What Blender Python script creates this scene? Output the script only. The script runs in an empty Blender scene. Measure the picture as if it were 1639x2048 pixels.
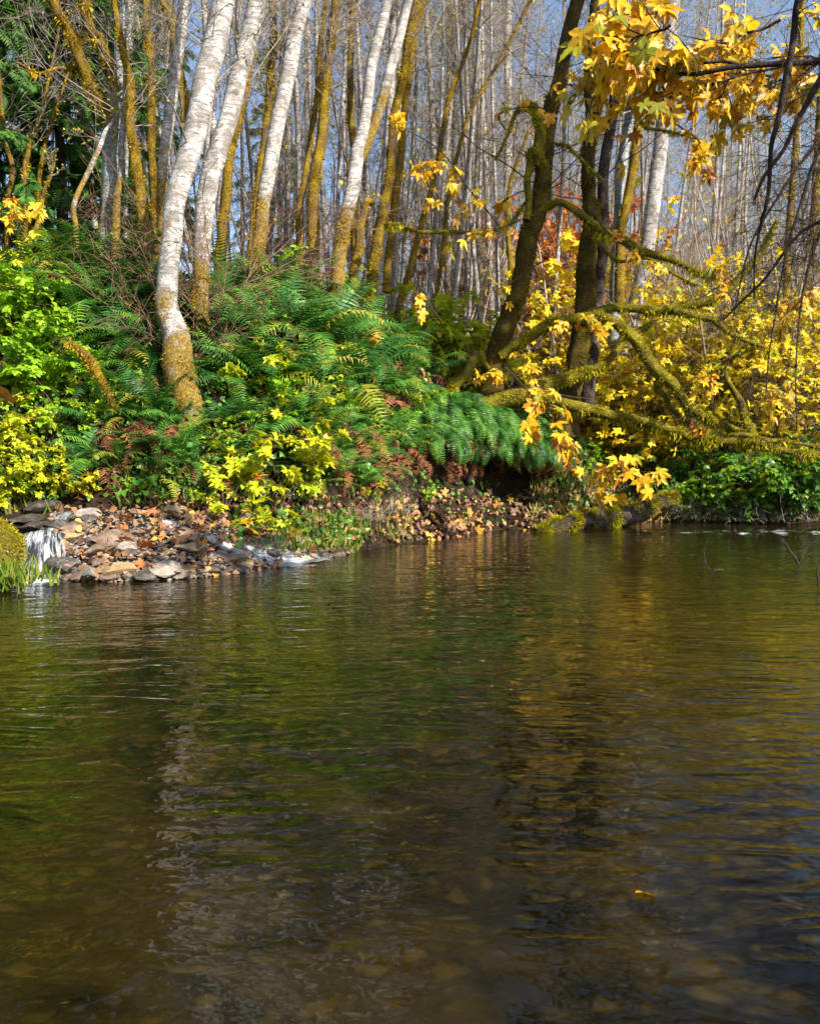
import bpy, math, random
import numpy as np
from mathutils import Vector, Matrix, noise
from mathutils.bvhtree import BVHTree
R = math.radians
rng = np.random.default_rng(7)
random.seed(7)
scene = bpy.context.scene
COL = scene.collection

# ------------------------------------------------------------------ camera
F = 1700.0            # focal length in pixels of the 1639 x 2048 frame
CAMZ = 1.4
PITCH = math.atan(89 / F)
cam = bpy.data.objects.new("camera", bpy.data.cameras.new("camera"))
COL.objects.link(cam)
cam.location = (0, 0, CAMZ)
cam.rotation_euler = (R(90) - PITCH, 0, 0)
cam.data.sensor_fit = 'VERTICAL'
cam.data.sensor_height = 36
cam.data.lens = 36 * F / 2048
cam.data.clip_start = 0.05
cam.data.clip_end = 1000
scene.camera = cam
cp, sp = math.cos(PITCH), math.sin(PITCH)

def ray(u, v):
    a, b = (u - 819.5) / F, (1024 - v) / F
    return np.array([a, cp + b * sp, -sp + b * cp])

def W(u, v, Y):
    """the point at world distance Y seen at photo position (u, v)"""
    d = ray(u, v)
    return np.array([0, 0, CAMZ]) + d * (Y / d[1])

def project(p):
    x, y, z = p[0], p[1], p[2] - CAMZ
    f = y * cp - z * sp
    up = y * sp + z * cp
    return 819.5 + F * x / f, 1024 - F * up / f

# ------------------------------------------------------------------ mesh helper
class MB:
    def __init__(s):
        s.V, s.n, s.F, s.A, s.M = [], 0, [], [], []
    def add(s, V, faces, lv=0.0, mat=0):
        V = np.asarray(V, float).reshape(-1, 3)
        for f in faces:
            f = np.asarray(f, int)
            if len(f):
                s.F.append(f + s.n); s.M.append(mat)
        s.V.append(V); s.n += len(V)
        s.A.append(np.broadcast_to(np.asarray(lv, float), (len(V),)))
    def build(s, name, mats, parent=None, smooth=True):
        me = bpy.data.meshes.new(name)
        V = np.concatenate(s.V) if s.V else np.zeros((0, 3))
        me.vertices.add(len(V)); me.vertices.foreach_set("co", V.astype(np.float32).ravel())
        loops = np.concatenate([f.ravel() for f in s.F]).astype(np.int32)
        cnt = np.concatenate([np.full(len(f), f.shape[1]) for f in s.F])
        mi = np.concatenate([np.full(len(f), m) for f, m in zip(s.F, s.M)]).astype(np.int32)
        st = np.concatenate([[0], np.cumsum(cnt)[:-1]]).astype(np.int32)
        me.loops.add(len(loops)); me.loops.foreach_set("vertex_index", loops)
        me.polygons.add(len(cnt)); me.polygons.foreach_set("loop_start", st)
        me.polygons.foreach_set("material_index", mi)
        me.polygons.foreach_set("use_smooth", np.full(len(cnt), smooth))
        at = me.attributes.new("lv", 'FLOAT', 'POINT')
        at.data.foreach_set("value", np.concatenate(s.A).astype(np.float32))
        me.update(calc_edges=True)
        for m in (mats if isinstance(mats, (list, tuple)) else [mats]):
            me.materials.append(m)
        o = bpy.data.objects.new(name, me); COL.objects.link(o)
        if parent is not None: o.parent = parent
        return o

def empty(name, loc=(0, 0, 0), rot=(0, 0, 0), s=1.0):
    o = bpy.data.objects.new(name, None); COL.objects.link(o)
    o.location = loc; o.rotation_euler = rot
    o.scale = (s, s, s) if np.isscalar(s) else s
    o.empty_display_size = 0.2
    return o

def tag(o, label, cat, group=None, kind=None):
    o["label"] = label; o["category"] = cat
    if group: o["group"] = group
    if kind: o["kind"] = kind
    return o

def copy_tree(o, parent=None):
    c = o.copy(); COL.objects.link(c); c.parent = parent
    for ch in list(o.children): copy_tree(ch, c)
    return c

ORD = ("first second third fourth fifth sixth seventh eighth ninth tenth eleventh twelfth thirteenth fourteenth fifteenth sixteenth "
       "seventeenth eighteenth nineteenth twentieth").split()
def nth(i):
    if i < 20: return ORD[i]
    t, u = divmod(i + 1, 10)
    tens = {2: "twent", 3: "thirt", 4: "fort", 5: "fift", 6: "sixt", 7: "sevent", 8: "eight", 9: "ninet"}[t]
    return tens + ("ieth" if u == 0 else "y-" + ORD[u - 1])

def norm(a):
    return a / np.maximum(np.linalg.norm(a, axis=-1, keepdims=True), 1e-9)

def tubes(mb, P, Rr, sides=3, lv=0.0, mat=0):
    """P (N,k,3) paths with radii Rr (N,k)"""
    P = np.asarray(P, float); Rr = np.asarray(Rr, float)
    N, k, _ = P.shape
    T = norm(np.gradient(P, axis=1))
    mean = norm(P[:, -1] - P[:, 0])
    ref = np.where(np.abs(mean[:, 2:3]) > 0.75, np.array([[0.93, 0.36, 0.0]]), np.array([[0., 0., 1.]]))
    ref = np.repeat(ref[:, None, :], k, 1)
    X = norm(np.cross(ref, T)); Y = np.cross(T, X)
    a = np.arange(sides) * 2 * np.pi / sides
    V = P[:, :, None, :] + Rr[:, :, None, None] * (np.cos(a)[None, None, :, None] * X[:, :, None, :] + np.sin(a)[None, None, :, None] * Y[:, :, None, :])
    i = np.arange(k - 1)[:, None]; j = np.arange(sides)[None, :]
    q = np.stack([i * sides + j, i * sides + (j + 1) % sides, (i + 1) * sides + (j + 1) % sides, (i + 1) * sides + j], -1).reshape(-1, 4)
    q = (q[None] + (np.arange(N) * k * sides)[:, None, None]).reshape(-1, 4)
    lvv = np.broadcast_to(np.asarray(lv, float), (N, k)) if np.ndim(lv) else np.full((N, k), lv)
    mb.add(V.reshape(-1, 3), [q], np.repeat(lvv.reshape(-1), sides), mat)

def spline(pts, n):
    """Catmull-Rom through pts (m,d), n samples"""
    p = np.asarray(pts, float)
    if len(p) == 2:
        t = np.linspace(0, 1, n)[:, None]; return p[0] * (1 - t) + p[1] * t
    p = np.vstack([2 * p[0] - p[1], p, 2 * p[-1] - p[-2]])
    m = len(p) - 3
    t = np.linspace(0, m - 1e-6, n); i = t.astype(int); f = (t - i)[:, None]
    a, b, c, d = p[i], p[i + 1], p[i + 2], p[i + 3]
    return 0.5 * (2 * b + (c - a) * f + (2 * a - 5 * b + 4 * c - d) * f ** 2 + (3 * b - a - 3 * c + d) * f ** 3)

def path_px(pts, Y0, Y1=None, n=40, wob=0.02, seed=0):
    """pts (u, v, width px): world path and radii, depth running from Y0 to Y1"""
    Y1 = Y0 if Y1 is None else Y1
    m = len(pts)
    s = np.linspace(0, 1, m)
    P = []
    for (u, v, w), t in zip(pts, s):
        Y = Y0 + (Y1 - Y0) * t
        P.append(list(W(u, v, Y)) + [w * 0.5 * Y / F])
    Q = spline(P, n)
    p, r = Q[:, :3].copy(), np.maximum(Q[:, 3], 0.002)
    g = np.random.default_rng(seed + 100)
    ph = g.uniform(0, 6.3, (3, 3))
    t = np.linspace(0, 1, n) * m
    for k in range(3):
        p[:, k] += wob * sum(np.sin(t * (1.1 + 1.3 * q) + ph[k, q]) / (1 + q) for q in range(3)) * np.clip(t / m * 6, 0, 1)
    return p, r

def trunk_mesh(mb, p, r, sides=14, lump=0.08, seed=0, mat=0, flare=0.0):
    n = len(p)
    T = norm(np.gradient(p, axis=0))
    ref = np.array([0.93, 0.36, 0.1]) if abs(norm(p[-1] - p[0])[2]) > 0.6 else np.array([0., 0., 1.])
    X = norm(np.cross(np.broadcast_to(ref, T.shape), T)); Yv = np.cross(T, X)
    a = np.arange(sides) * 2 * np.pi / sides
    s = np.concatenate([[0], np.cumsum(np.linalg.norm(np.diff(p, axis=0), axis=1))])
    V = np.zeros((n, sides, 3))
    for i in range(n):
        for j in range(sides):
            rad = r[i]
            q = Vector((math.cos(a[j]) * 1.4 + seed, math.sin(a[j]) * 1.4, s[i] * 2.6))
            rad *= 1 + lump * 2 * noise.noise(q) + lump * noise.noise(q * 3.1)
            if flare: rad *= 1 + flare * math.exp(-s[i] * 2.2) * (1 + 0.5 * math.sin(a[j] * 4 + seed))
            V[i, j] = p[i] + rad * (math.cos(a[j]) * X[i] + math.sin(a[j]) * Yv[i])
    i = np.arange(n - 1)[:, None]; j = np.arange(sides)[None, :]
    q = np.stack([i * sides + j, i * sides + (j + 1) % sides, (i + 1) * sides + (j + 1) % sides, (i + 1) * sides + j], -1).reshape(-1, 4)
    VV = np.vstack([V.reshape(-1, 3), p[-1] + T[-1] * r[-1] * 0.5])
    k = (n - 1) * sides
    cap = np.stack([k + np.arange(sides), k + (np.arange(sides) + 1) % sides, np.full(sides, n * sides)], -1)
    mb.add(VV, [q, cap], np.append(np.repeat(s, sides), s[-1]), mat)

def frames(D, N):
    D = norm(D); X = norm(np.cross(D, N)); return X, D, np.cross(X, D)

def stamp(mb, tpl, P, D, N, S, lv=0.0, mat=0):
    """copies of a template (verts, [faces]) : x across, y along D, z along N"""
    tv, tf = tpl
    P = np.asarray(P, float); n = len(P)
    if n == 0: return
    X, Dn, Nn = frames(np.asarray(D, float), np.asarray(N, float))
    S = np.broadcast_to(np.asarray(S, float), (n,))
    V = P[:, None, :] + S[:, None, None] * (tv[None, :, 0:1] * X[:, None] + tv[None, :, 1:2] * Dn[:, None] + tv[None, :, 2:3] * Nn[:, None])
    off = (np.arange(n) * len(tv))[:, None, None]
    faces = [(f[None] + off).reshape(-1, f.shape[1]) for f in tf]
    lv = np.broadcast_to(np.asarray(lv, float), (n,))
    mb.add(V.reshape(-1, 3), faces, np.repeat(lv, len(tv)), mat)

# ------------------------------------------------------------------ leaf templates
def star_leaf(outline, fold=0.18, droop=0.25, c=(0, 0.12)):
    v = [(c[0], c[1], 0.0)]
    for ang, r in outline:
        x, y = math.sin(R(ang)) * r, math.cos(R(ang)) * r
        v.append((x, y, fold * abs(x) - droop * (x * x + y * y)))
    n = len(outline)
    return np.array(v), [np.array([(0, 1 + i, 1 + (i + 1) % n) for i in range(n)])]
def sym(half):
    return [(-a, r) for a, r in reversed(half) if a not in (0, 180)] [::1] and \
        [(a, r) for a, r in half] + [(-a, r) for a, r in reversed(half) if a not in (0, 180)]
MAPLE = star_leaf(sym([(0, 1.0), (5, .86), (11, .82), (12, .70), (18, .64), (23, .42), (33, .64), (38, .76), (45, .76), (51, .95), (57, .78), (64, .74), (68, .58), (76, .40),
                       (92, .52), (102, .58), (110, .66), (118, .50), (132, .42), (155, .24), (180, .04)]), .30, .42)
MAPLE_CURLED = (MAPLE[0] * [.72, .95, 1] - np.stack([0 * MAPLE[0][:, 0], 0 * MAPLE[0][:, 0], .55 * (MAPLE[0][:, 0] ** 2 + .5 * MAPLE[0][:, 1] ** 2)], -1), MAPLE[1])
STAR = star_leaf(sym([(0, 1.0), (14, .70), (24, .50), (40, .72), (52, .90), (64, .66), (76, .46), (105, .66), (130, .42), (180, .05)]), 0.28, 0.38)
def ovate(w=0.36, fold=0.22, droop=0.35):
    ys = [0, .18, .42, .7, 1.0]; ws = [.02, .75, 1.0, .66, .0]
    v = []
    for y, q in zip(ys, ws):
        for s in (-1, 0, 1):
            v.append((s * q * w, y, fold * abs(s) * q * w - droop * y * y * .5))
    f = []
    for i in range(4):
        for j in range(2):
            a = i * 3 + j; f.append((a, a + 1, a + 4, a + 3))
    return np.array(v), [np.array(f)]
OVATE = ovate()
TRI = (np.vstack([OVATE[0] + [0, .1, 0], (OVATE[0] * .85) @ np.array([[.2, .98, 0], [-.98, .2, 0], [0, 0, 1]]).T, (OVATE[0] * .85) @ np.array([[.2, -.98, 0], [.98, .2, 0], [0, 0, 1]]).T]),
       [np.vstack([OVATE[1][0], OVATE[1][0] + 15, OVATE[1][0] + 30])])
DIAM = (np.array([(0, 0, 0), (.38, .5, .06), (0, 1, -.12), (-.38, .5, .06)]), [np.array([(0, 1, 2, 3)])])
BLADE = (np.array([(-.09, 0, 0), (.09, 0, 0), (.05, .55, .05), (-.05, .55, .05), (0, 1, -.05)]), [np.array([(0, 1, 2, 3)]), np.array([(3, 2, 4)])])
TUFT = (np.array([(-.16, 0, 0), (.16, 0, 0), (0, 1, 0)]), [np.array([(0, 1, 2)])])
def spray_tpl():
    v, f = [], []
    g = random.Random(3)
    for i in range(9):
        y = i * .105
        for s in (-1, 1):
            L = .30 * (1.1 - y)
            b = len(v)
            v += [(0, y, 0), (s * L * .55, y + L * .28, .02), (s * L, y + L * .75, -.05), (s * L * .45, y + L * .55, .0)]
            f.append((b, b + 1, b + 2, b + 3))
    return np.array(v), [np.array(f)]
SPRAY = spray_tpl()

# ------------------------------------------------------------------ materials
def mat(name):
    m = bpy.data.materials.new(name); m.use_nodes = True
    nt = m.node_tree; nt.nodes.clear()
    out = nt.nodes.new("ShaderNodeOutputMaterial")
    return m, nt, out
def N(nt, t, **kw):
    n = nt.nodes.new(t)
    for k, v in kw.items():
        if k.startswith("i_"):
            key = k[2:].replace("_", " ")
            n.inputs[key if key in n.inputs else int(key)].default_value = v
        else: setattr(n, k, v)
    return n
def L(nt, a, b): nt.links.new(a, b)
def ramp(nt, fac, stops, interp='LINEAR'):
    n = nt.nodes.new("ShaderNodeValToRGB"); cr = n.color_ramp; cr.interpolation = interp
    while len(cr.elements) < len(stops): cr.elements.new(0.5)
    for e, (p, c) in zip(cr.elements, stops):
        e.position = p; e.color = (*c, 1) if len(c) == 3 else c
    L(nt, fac, n.inputs[0]); return n.outputs[0]
def noise_n(nt, vec, scale, detail=4, rough=.55, dist=0.0):
    n = N(nt, "ShaderNodeTexNoise", i_Scale=scale, i_Detail=detail, i_Roughness=rough, i_Distortion=dist)
    if vec is not None: L(nt, vec, n.inputs["Vector"])
    return n.outputs["Fac"]
def mapping(nt, vec, scale=(1, 1, 1), rot=(0, 0, 0)):
    n = N(nt, "ShaderNodeMapping"); n.inputs["Scale"].default_value = scale; n.inputs["Rotation"].default_value = rot
    L(nt, vec, n.inputs["Vector"]); return n.outputs[0]
def mixc(nt, fac, a, b, mode='MIX'):
    n = N(nt, "ShaderNodeMix", data_type='RGBA', blend_type=mode)
    for k, v in ((0, fac), (6, a), (7, b)):
        if isinstance(v, (int, float)): n.inputs[k].default_value = v
        elif isinstance(v, tuple): n.inputs[k].default_value = (*v, 1)
        else: L(nt, v, n.inputs[k])
    return n.outputs[2]
def math_n(nt, op, a, b=0.0, clamp=False):
    n = N(nt, "ShaderNodeMath", operation=op, use_clamp=clamp)
    for k, v in ((0, a), (1, b)):
        if isinstance(v, (int, float)): n.inputs[k].default_value = v
        else: L(nt, v, n.inputs[k])
    return n.outputs[0]
def attr(nt, name="lv"):
    return N(nt, "ShaderNodeAttribute", attribute_name=name).outputs["Fac"]
def bump(nt, h, strength=.5, dist=.02):
    n = N(nt, "ShaderNodeBump", i_Strength=strength, i_Distance=dist); L(nt, h, n.inputs["Height"]); return n.outputs[0]
def objco(nt): return N(nt, "ShaderNodeTexCoord").outputs["Object"]
def pos(nt): return N(nt, "ShaderNodeNewGeometry").outputs["Position"]

def leaf_mat(name, stops, transl=.35, rough=.5, spec=.35, objrand=True, spots=None):
    m, nt, out = mat(name)
    f = attr(nt)
    if objrand:
        oi = N(nt, "ShaderNodeObjectInfo").outputs["Random"]
        f = math_n(nt, 'ADD', math_n(nt, 'MULTIPLY', f, .6), math_n(nt, 'MULTIPLY', oi, .4))
    c = ramp(nt, f, stops)
    v = noise_n(nt, pos(nt), 14, 2)
    c = mixc(nt, math_n(nt, 'MULTIPLY', math_n(nt, 'SUBTRACT', v, .35), .9, True), c, mixc(nt, 1.0, c, (.62, .62, .5), 'MULTIPLY'))
    if spots:
        sn = noise_n(nt, pos(nt), 26, 3, .6)
        c = mixc(nt, ramp(nt, sn, [(.56, (0, 0, 0)), (.66, (1, 1, 1))]), c, spots)
    b = N(nt, "ShaderNodeBsdfPrincipled", i_Roughness=rough)
    b.inputs["Specular IOR Level"].default_value = spec
    L(nt, c, b.inputs["Base Color"])
    t = N(nt, "ShaderNodeBsdfTranslucent"); L(nt, mixc(nt, 1.0, c, (1.0, 1.0, .7), 'MULTIPLY'), t.inputs["Color"])
    mx = N(nt, "ShaderNodeMixShader", i_0=transl); L(nt, b.outputs[0], mx.inputs[1]); L(nt, t.outputs[0], mx.inputs[2])
    L(nt, mx.outputs[0], out.inputs[0]); return m

def solid_mat(name, build, rough=.85, spec=.2):
    m, nt, out = mat(name)
    b = N(nt, "ShaderNodeBsdfPrincipled", i_Roughness=rough); b.inputs["Specular IOR Level"].default_value = spec
    c, nrm = build(nt)
    L(nt, c, b.inputs["Base Color"])
    if nrm is not None: L(nt, nrm, b.inputs["Normal"])
    L(nt, b.outputs[0], out.inputs[0]); return m

def bark_white(mossy, base_h, tint=(.45, .425, .405)):
    def f(nt):
        p = objco(nt)
        pn = mapping(nt, p, (1, 1, 4.5))
        n1 = noise_n(nt, pn, 5, 6, .68)
        len_ = noise_n(nt, mapping(nt, p, (2.2, 2.2, 26)), 3.2, 4, .6)
        dirt = noise_n(nt, p, 34, 4, .7)
        big = noise_n(nt, p, 1.9, 4, .6)
        patch = noise_n(nt, mapping(nt, p, (1, 1, .8)), 4.2, 5, .62, .6)
        c = ramp(nt, n1, [(.30, (.06, .055, .05)), (.42, tuple(x * .5 for x in tint)), (.52, tint), (.75, tuple(x * 1.15 for x in tint))])
        c = mixc(nt, ramp(nt, len_, [(.57, (0, 0, 0)), (.66, (.9, .9, .9))]), c, (.10, .085, .075))
        c = mixc(nt, ramp(nt, dirt, [(.55, (0, 0, 0)), (.66, (.9, .9, .9))]), c, (.06, .05, .045))
        c = mixc(nt, ramp(nt, patch, [(.44, (0, 0, 0)), (.60, (.9, .9, .9))]), c, mixc(nt, n1, (.05, .043, .036), (.30, .27, .235)))
        h = attr(nt)
        low = math_n(nt, 'SUBTRACT', 1.0, math_n(nt, 'DIVIDE', h, base_h), True)
        mf = math_n(nt, 'ADD', math_n(nt, 'MULTIPLY', low, .46), math_n(nt, 'MULTIPLY', math_n(nt, 'ADD', big, math_n(nt, 'MULTIPLY', dirt, .45)), .85))
        mk = ramp(nt, mf, [(mossy, (0, 0, 0)), (mossy + .1, (1, 1, 1))])
        mc = ramp(nt, noise_n(nt, p, 22, 4, .7), [(.3, (.05, .035, .012)), (.5, (.16, .105, .02)), (.7, (.34, .22, .03))])
        c = mixc(nt, mk, c, mc)
        hh = math_n(nt, 'ADD', math_n(nt, 'MULTIPLY', n1, .5), math_n(nt, 'ADD', dirt, math_n(nt, 'MULTIPLY', mk, .8)))
        return c, bump(nt, hh, .6, .03)
    return f
M = {}
M['bark_birch'] = solid_mat("white_bark", bark_white(.76, 3.6))
M['bark_far'] = solid_mat("pale_bark", bark_white(1.05, .8, (.40, .37, .355)))
M['bark_grey_and_shade'] = solid_mat("grey_and_shade_bark", bark_white(.88, 1.0, (.30, .34, .34)))
def moss(c0, c1, c2, sc=26, bare=0):
    def f(nt):
        p = objco(nt)
        a = noise_n(nt, p, sc, 5, .72); b = noise_n(nt, p, 3.0, 3)
        g = math_n(nt, 'ADD', math_n(nt, 'MULTIPLY', a, .62), math_n(nt, 'MULTIPLY', b, .38))
        c = ramp(nt, g, [(.33, c0), (.5, c1), (.66, c2)])
        if bare:
            d = noise_n(nt, mapping(nt, p, (1, 1, .45)), 4.5, 5, .66, .5)
            c = mixc(nt, ramp(nt, d, [(bare, (0, 0, 0)), (bare + .08, (.9, .9, .9))]), c, mixc(nt, a, (.03, .02, .014), (.20, .13, .085)))
        return c, bump(nt, a, 1.0, .05)
    return f
M['moss_green'] = solid_mat("moss_green", moss((.035, .028, .006), (.13, .105, .010), (.38, .33, .018), 26, .57), .95, .1)
M['moss_ochre'] = solid_mat("moss_ochre", moss((.03, .017, .006), (.165, .105, .011), (.40, .285, .018), 26, .52), .95, .1)
M['moss_shade'] = solid_mat('moss_trunk_shade', moss((.018, .013, .005), (.065, .045, .010), (.17, .13, .014), 26, .60), .95, .1)  # limb moss darkened: the maple trunks' shade is put into the colour
M['bark_dark'] = solid_mat("dark_bark", moss((.012, .009, .008), (.045, .034, .028), (.11, .085, .07), 12), .9, .15)
M['bark_wood'] = solid_mat("brown_twig_bark", moss((.05, .035, .025), (.16, .11, .075), (.30, .22, .16), 30), .8, .2)
M['twig_grey'] = solid_mat("grey_twig", moss((.12, .095, .075), (.27, .22, .18), (.42, .36, .30), 8), .8, .2)
M['twig_dark'] = solid_mat("dark_twig", moss((.012, .008, .006), (.035, .024, .018), (.08, .055, .04), 8), .8, .2)
M['twig_red'] = solid_mat("red_brown_twig", moss((.07, .035, .022), (.20, .11, .07), (.34, .22, .15), 8), .8, .2)
def fuzz_mat(name, stops): return leaf_mat(name, stops, .25, .9, .05, False)
M['fuzz_green'] = fuzz_mat("moss_fibre_green", [(0, (.05, .04, .006)), (.5, (.22, .19, .012)), (1, (.52, .47, .022))])
M['fuzz_shade'] = fuzz_mat('moss_fibre_shade', [(0, (.03, .022, .006)), (.5, (.10, .075, .010)), (1, (.24, .20, .018))])  # fibres for the shaded trunks, shade put into their colour too
M['fuzz_ochre'] = fuzz_mat("moss_fibre_ochre", [(0, (.09, .05, .008)), (.5, (.28, .17, .014)), (1, (.54, .40, .022))])
M['yellow'] = leaf_mat("yellow_maple_leaf", [(0, (.26, .30, .015)), (.14, (.55, .44, .02)), (.4, (.78, .50, .015)), (.75, (.76, .38, .012)), (.93, (.50, .17, .01)), (1, (.18, .05, .012))], .42, .42, .4, False, (.42, .16, .012))
M['yellow_far'] = leaf_mat("yellow_leaf", [(0, (.26, .38, .02)), (.3, (.74, .66, .03)), (.7, (.86, .60, .02)), (1, (.74, .38, .015))], .4, .5)
M['orange_far'] = leaf_mat("orange_leaf", [(0, (.84, .52, .02)), (.5, (.84, .38, .03)), (1, (.74, .24, .06))], .4, .5, .3, False)
M['lime'] = leaf_mat("lime_leaf", [(0, (.12, .30, .014)), (.45, (.28, .50, .02)), (.8, (.52, .60, .025)), (1, (.72, .56, .025))], .42, .42, .4)
M['limeyel'] = leaf_mat("yellow_green_leaf", [(0, (.30, .48, .018)), (.5, (.54, .56, .022)), (1, (.78, .58, .018))], .42, .42, .4)
M['green'] = leaf_mat("green_leaf", [(0, (.025, .085, .012)), (.5, (.07, .20, .02)), (.85, (.16, .30, .025)), (1, (.34, .32, .03))], .32, .38, .45)
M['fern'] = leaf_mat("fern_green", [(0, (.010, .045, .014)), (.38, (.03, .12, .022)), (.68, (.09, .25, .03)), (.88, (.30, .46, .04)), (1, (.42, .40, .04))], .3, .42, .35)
M['fern_old'] = leaf_mat('fern_yellowing', [(0, (.10, .14, .02)), (.5, (.30, .32, .03)), (1, (.45, .30, .06))], .3, .5, .3)
M['fern_dead'] = leaf_mat("dead_fern_brown", [(0, (.10, .035, .022)), (.5, (.22, .085, .045)), (1, (.40, .20, .06))], .2, .8, .1)
M['conifer'] = leaf_mat("conifer_needle", [(0, (.02, .065, .012)), (.5, (.06, .16, .02)), (1, (.16, .28, .03))], .2, .6, .2)
M['litter'] = leaf_mat("fallen_leaf", [(0, (.05, .026, .018)), (.4, (.17, .085, .045)), (.7, (.30, .17, .09)), (.9, (.42, .15, .04)), (1, (.55, .36, .04))], .12, .55, .35, False)
M['orange_leaf'] = leaf_mat("orange_maple_leaf", [(0, (.55, .12, .025)), (1, (.62, .24, .04))], .25, .5, .4, False)
M['grass'] = leaf_mat("grass_blade", [(0, (.07, .14, .012)), (.45, (.20, .27, .025)), (.75, (.40, .32, .10)), (1, (.48, .36, .18))], .3, .5, .3, False)
M['olive_far'] = leaf_mat("small_olive_leaf", [(0, (.14, .16, .03)), (.6, (.34, .32, .06)), (1, (.50, .40, .07))], .35, .6, .2)

def stone_mat(name, c0, c1, c2, rough):
    def f(nt):
        p = objco(nt)
        oi = N(nt, "ShaderNodeObjectInfo").outputs["Random"]
        v = N(nt, "ShaderNodeVectorMath", operation='ADD'); L(nt, p, v.inputs[0])
        cx = N(nt, "ShaderNodeCombineXYZ"); L(nt, math_n(nt, 'MULTIPLY', oi, 40.0), cx.inputs[0]); L(nt, cx.outputs[0], v.inputs[1])
        a = noise_n(nt, v.outputs[0], 3.2, 7, .66, .4); b = noise_n(nt, v.outputs[0], 22, 4, .7)
        c = ramp(nt, a, [(.3, c0), (.5, c1), (.7, c2)])
        c = mixc(nt, ramp(nt, b, [(.52, (0, 0, 0)), (.75, (.7, .7, .7))]), c, tuple(x * .35 for x in c1))
        return c, bump(nt, math_n(nt, 'ADD', a, math_n(nt, 'MULTIPLY', b, .4)), .7, .06)
    return solid_mat(name, f, rough, .5)
M['stone_grey'] = stone_mat("grey_stone", (.10, .085, .07), (.24, .205, .165), (.42, .36, .29), .5)
M['stone_tan'] = stone_mat("tan_stone", (.16, .10, .05), (.33, .22, .11), (.46, .34, .20), .45)
M['stone_dark'] = stone_mat("dark_wet_stone", (.02, .017, .014), (.06, .05, .042), (.14, .12, .10), .18)
M['stone_brown'] = stone_mat("brown_stone", (.07, .045, .03), (.17, .115, .08), (.30, .21, .15), .4)

def soil(nt):
    p = pos(nt)
    a = noise_n(nt, p, 2.2, 6, .65); b = noise_n(nt, p, 26, 5, .7)
    g = math_n(nt, 'ADD', math_n(nt, 'MULTIPLY', a, .45), math_n(nt, 'MULTIPLY', b, .55))
    c = ramp(nt, g, [(.3, (.008, .006, .004)), (.5, (.026, .017, .010)), (.66, (.085, .052, .03))])
    return c, bump(nt, b, .9, .08)
M['soil'] = solid_mat("bank_soil", soil, .95, .15)
def bed(nt):
    p = pos(nt)
    v = N(nt, "ShaderNodeTexVoronoi", i_Scale=7.0, i_Randomness=1.0); 
    pp = N(nt, "ShaderNodeVectorMath", operation='ADD'); L(nt, p, pp.inputs[0])
    nz = N(nt, "ShaderNodeTexNoise", i_Scale=3.0, i_Detail=3); L(nt, p, nz.inputs["Vector"])
    sc = N(nt, "ShaderNodeVectorMath", operation='SCALE'); sc.inputs["Scale"].default_value = .3; L(nt, nz.outputs["Color"], sc.inputs[0]); L(nt, sc.outputs[0], pp.inputs[1])
    L(nt, pp.outputs[0], v.inputs["Vector"])
    hsv = N(nt, "ShaderNodeSeparateColor"); L(nt, v.outputs["Color"], hsv.inputs[0])
    c = ramp(nt, hsv.outputs[0], [(0, (.03, .022, .010)), (.35, (.17, .105, .03)), (.6, (.30, .19, .05)), (.85, (.62, .36, .06)), (1, (.85, .48, .08))])
    big = noise_n(nt, p, .9, 4, .6)
    c = mixc(nt, ramp(nt, big, [(.38, (0, 0, 0)), (.62, (1, 1, 1))]), mixc(nt, 1., c, (.5, .5, .45), 'MULTIPLY'), c)
    c = mixc(nt, ramp(nt, v.outputs["Distance"], [(.25, (0, 0, 0)), (.5, (1, 1, 1))]), c, (.02, .015, .007))
    return c, bump(nt, math_n(nt, 'SUBTRACT', 1., v.outputs["Distance"]), .8, .1)
M['bed'] = solid_mat("cobble_bed", bed, .7, .2)

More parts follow.
